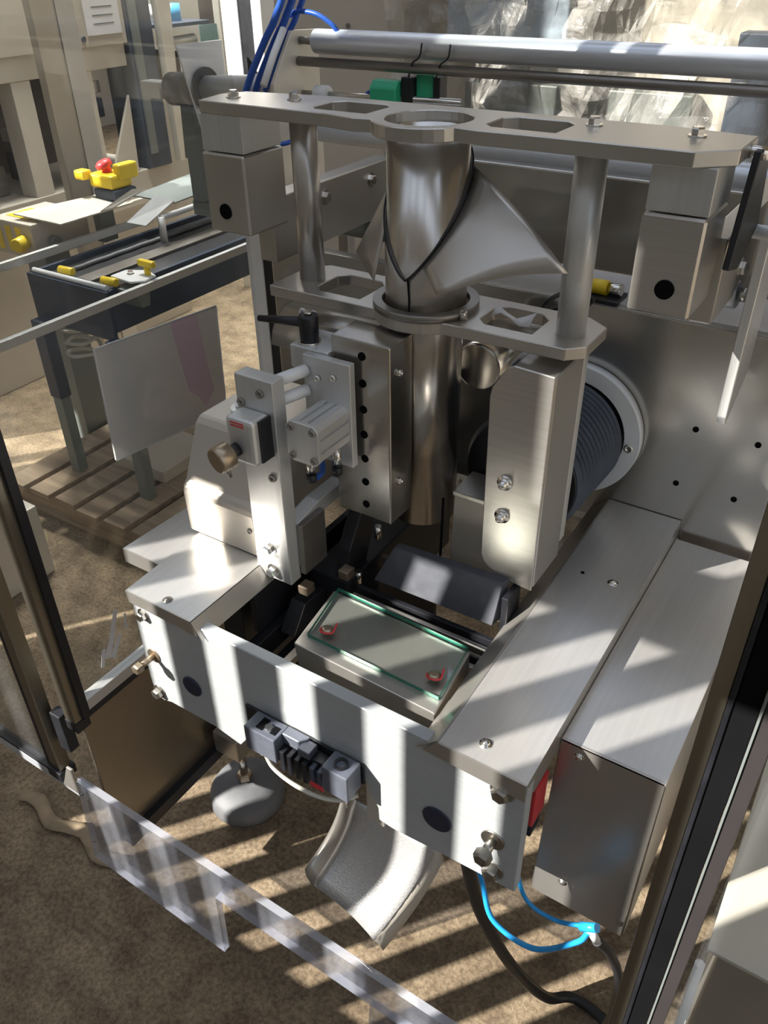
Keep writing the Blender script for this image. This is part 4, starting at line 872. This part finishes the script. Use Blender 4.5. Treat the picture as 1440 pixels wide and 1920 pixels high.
# ---------------------------------------------------------------- far packing machines on the left
fm = thing('far_machine', 'large beige packing machine with open uprights far left in the background', 'machine', (-2.8, 1.6, 0))
part('lower_cabinet', B(box, -3.3, -2.40, 0.6, 2.465, 0.0, 0.735, 0.004), cream, fm)
part('ledge', B(box, -2.395, -2.37, 0.6, 2.465, 0.60, 0.625, 0.002), cream2, fm)
part('upper_cabinet', B(box, -3.3, -2.40, 0.6, 2.30, 1.165, 1.9, 0.004), cream2, fm)
part('upper_panel', B(box, -2.396, -2.385, 0.6, 2.31, 1.252, 1.9, 0.002), cream, fm)
for y0, y1 in ((1.20, 1.36), (1.70, 1.79), (1.94, 2.10)): part('upright', B(box, -2.50, -2.405, y0, y1, 0.736, 1.164, 0.002), cream2, fm)
part('gusset', B(prism, [(2.115, 0.737), (2.27, 0.737), (2.285, 1.05)], 'x', -2.42, -2.406), cream2, fm)
part('interior_panel', B(box, -2.95, -2.90, 0.62, 2.45, 0.737, 1.163), brownbg, fm)
for i, (y, z, s_, m_) in enumerate(((1.45, 0.80, 0.10, black), (1.55, 0.92, 0.06, cream2), (1.86, 0.78, 0.07, black), (1.84, 0.90, 0.05, cream), (2.2, 0.95, 0.08, darkbg), (1.60, 0.77, 0.08, steel_dark), (2.18, 1.06, 0.05, chrome), (1.42, 1.02, 0.07, brownbg))):
    part('mechanism_block', B(box, -2.85 + 0.03 * i, -2.7 + 0.03 * i, y, y + s_, z if z > 0.79 else 0.737, z + s_, 0.004), m_, fm)
part('wheel', B(ring, (-2.70, 2.22, 1.10), (-2.66, 2.22, 1.10), 0.03, 0.055, 24), greypaint, fm)
part('paper_notice', B(box, -2.3845, -2.382, 2.10, 2.285, 1.292, 1.50), paper, fm, 'white paper notice with faint lines')
for z in (1.33, 1.36, 1.39): part('print_line', B(box, -2.3818, -2.3812, 2.14, 2.25, z, z + 0.004), greypaint, fm)
part('round_stud', B(cyl, (-2.3848, 2.075, 1.283), (-2.378, 2.075, 1.283), 0.011, 14), darkbg, fm)
dc = thing('dark_column', 'dark blue grey machine column behind the reel shaft', 'column', (-2.4, 2.4, 0))
part('column', B(box, -2.56, -2.38, 2.315, 2.46, 0.736, 1.9, 0.004), darkbg, dc)
part('cover_strip', B(box, -2.379, -2.365, 2.33, 2.37, 0.8, 1.9, 0.002), greypaint, dc)
fp2 = thing('pale_machine', 'pale machine frame with a window onto coloured parts behind the reel shaft', 'machine', (-2.4, 2.8, 0))
part('frame_post', B(prism, [(2.48, 1.9), (2.60, 1.9), (2.53, 0.74), (2.50, 0.74)], 'x', -2.40, -2.36, 0.002), cream2, fp2)
part('frame_post', B(box, -2.40, -2.36, 2.88, 3.00, 0.0, 1.9, 0.003), cream2, fp2)
part('lower_panel', B(box, -2.40, -2.36, 2.56, 2.879, 0.74, 1.05, 0.003), greypaint, fp2)
part('back_panel', B(box, -2.72, -2.70, 2.50, 3.1, 0.0, 1.9), cream, fp2)
part('teal_pane', B(box, -2.39, -2.385, 2.76, 2.879, 1.16, 1.285), teal, fp2)
part('blue_can', B(cyl, (-2.55, 2.76, 1.30), (-2.55, 2.76, 1.37), 0.04, 18), skyblue, fp2)
part('white_can', B(cyl, (-2.56, 2.66, 1.30), (-2.56, 2.66, 1.37), 0.04, 18), white, fp2)
part('shelf', B(box, -2.65, -2.42, 2.55, 2.875, 1.285, 1.299), darkbg, fp2)
part('roller_arm', B(cyl, (-2.45, 2.56, 1.22), (-2.45, 2.78, 1.225), 0.025, 16), cream2, fp2)
part('dark_box', B(box, -2.68, -2.5, 2.56, 2.72, 1.07, 1.18, 0.003), brownbg, fp2)
gp = thing('gauge_panel', 'pale blue panel with a round dial beside the rear guard post', 'panel', (-2.2, 3.2, 0))
part('panel', B(box, -2.34, -2.30, 3.02, 3.35, 0.0, 1.9, 0.003), palebl, gp)
part('dial_rim', B(ring, (-2.30, 3.16, 1.235), (-2.28, 3.16, 1.235), 0.065, 0.085, 32), greypaint, gp)
part('dial_face', B(cyl, (-2.30, 3.16, 1.235), (-2.287, 3.16, 1.235), 0.064, 32), paper, gp)
part('dial_hub', B(cyl, (-2.287, 3.16, 1.235), (-2.27, 3.16, 1.235), 0.018, 14), darkbg, gp)

# ---------------------------------------------------------------- right side behind the door pane
sc = thing('side_cabinet', 'pale steel cabinet standing behind the right guard door', 'cabinet', (1.0, 0.3, 0))
part('top_sheet', B(box, 0.785, 1.30, 0.115, 0.50, 0.595, 0.602, 0.001), cream2, sc)
part('body', B(box, 0.80, 1.28, 0.14, 0.48, 0.30, 0.5945, 0.003), steel_soft, sc)
for x in (0.81, 1.24):
    for y in (0.15, 0.44): part('leg', B(box, x, x + 0.03, y, y + 0.03, 0.0, 0.2995, 0.002), greypaint, sc)
solo('white_rod', B(cyl, (0.783, 0.10, 0.59), (0.800, 0.03, 0.0), 0.006, 12), white, 'white rod leaning on the pale cabinet behind the right door', 'rod')

gpz = thing('guide_plate', 'tall pale aluminium guide plate hanging at the right edge in front of the back panel', 'plate', (0.607, 0.49, 1.1))
part('plate', B(prism, [(0.448, 1.118), (0.456, 1.106), (0.5335, 1.150), (0.5335, 1.50), (0.448, 1.50)], 'x', 0.601, 0.612, 0.001), alu, gpz)
part('stud', B(cyl, (0.590, 0.470, 1.262), (0.601, 0.470, 1.262), 0.008, 16), chrome, gpz)
part('stub_roller', B(cyl, (0.540, 0.475, 1.256), (0.589, 0.473, 1.260), 0.016, 24, bev=0.002), alu_roll, gpz)

solo('blue_hose', B(tube, [(-0.2375, 0.655, 1.318), (-0.225, 0.66, 1.316), (-0.215, 0.675, 1.318), (-0.215, 0.70, 1.325), (-0.218, 0.725, 1.36)], 0.004, 8), deepblue, 'short dark blue hose behind the left mounting block beneath the top plate', 'hose')
gp2 = thing('far_guard_post', 'grey steel guard post standing in front of the far beige machine', 'post', (-2.05, 1.68, 0))
part('post', B(box, -2.09, -2.05, 1.60, 1.78, 0.011, 2.2, 0.003), steel_soft, gp2)
part('light_face', B(box, -2.049, -2.045, 1.70, 1.78, 0.011, 2.2, 0.001), alu, gp2)
part('foot', B(box, -2.12, -2.02, 1.57, 1.81, 0.0, 0.010), black, gp2)
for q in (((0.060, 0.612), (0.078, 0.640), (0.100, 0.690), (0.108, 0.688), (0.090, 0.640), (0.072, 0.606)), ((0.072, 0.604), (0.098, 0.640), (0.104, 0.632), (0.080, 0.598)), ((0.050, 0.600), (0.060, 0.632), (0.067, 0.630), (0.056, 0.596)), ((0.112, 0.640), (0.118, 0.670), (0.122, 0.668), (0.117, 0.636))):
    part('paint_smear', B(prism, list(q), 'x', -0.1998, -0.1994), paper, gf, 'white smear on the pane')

solo('paper_scrap', B(sheet, [[V(0.352 + 0.012 * i, 0.318 + 0.010 * j, 1.2405 + 0.006 * math.sin(i * 1.4 + j)) for j in range(3)] for i in range(5)], 0.0008), paper, 'small white paper scrap lying in the right slot of the lower plate', 'scrap')
solo('wire_loop', B(tube, [(0.37, 0.40, 1.200), (0.385, 0.41, 1.235), (0.41, 0.43, 1.245), (0.43, 0.44, 1.235), (0.415, 0.44, 1.222), (0.385, 0.44, 1.215), (0.35, 0.45, 1.19)], 0.003, 8), black, 'thin black wire looping behind the lower plate under the collar wing', 'wire')
ck = [(-1.40 + 0.06 * math.cos(a * 0.9) + 0.008 * math.sin(a * 3), 1.03 + 0.05 * math.sin(a * 0.9), 0.50 + 0.006 * a) for a in range(0, 22)]
solo('cable_coil', B(tube, ck, 0.006, 8), cable_w, 'pale coiled cable hanging behind the conveyor leg', 'cable')
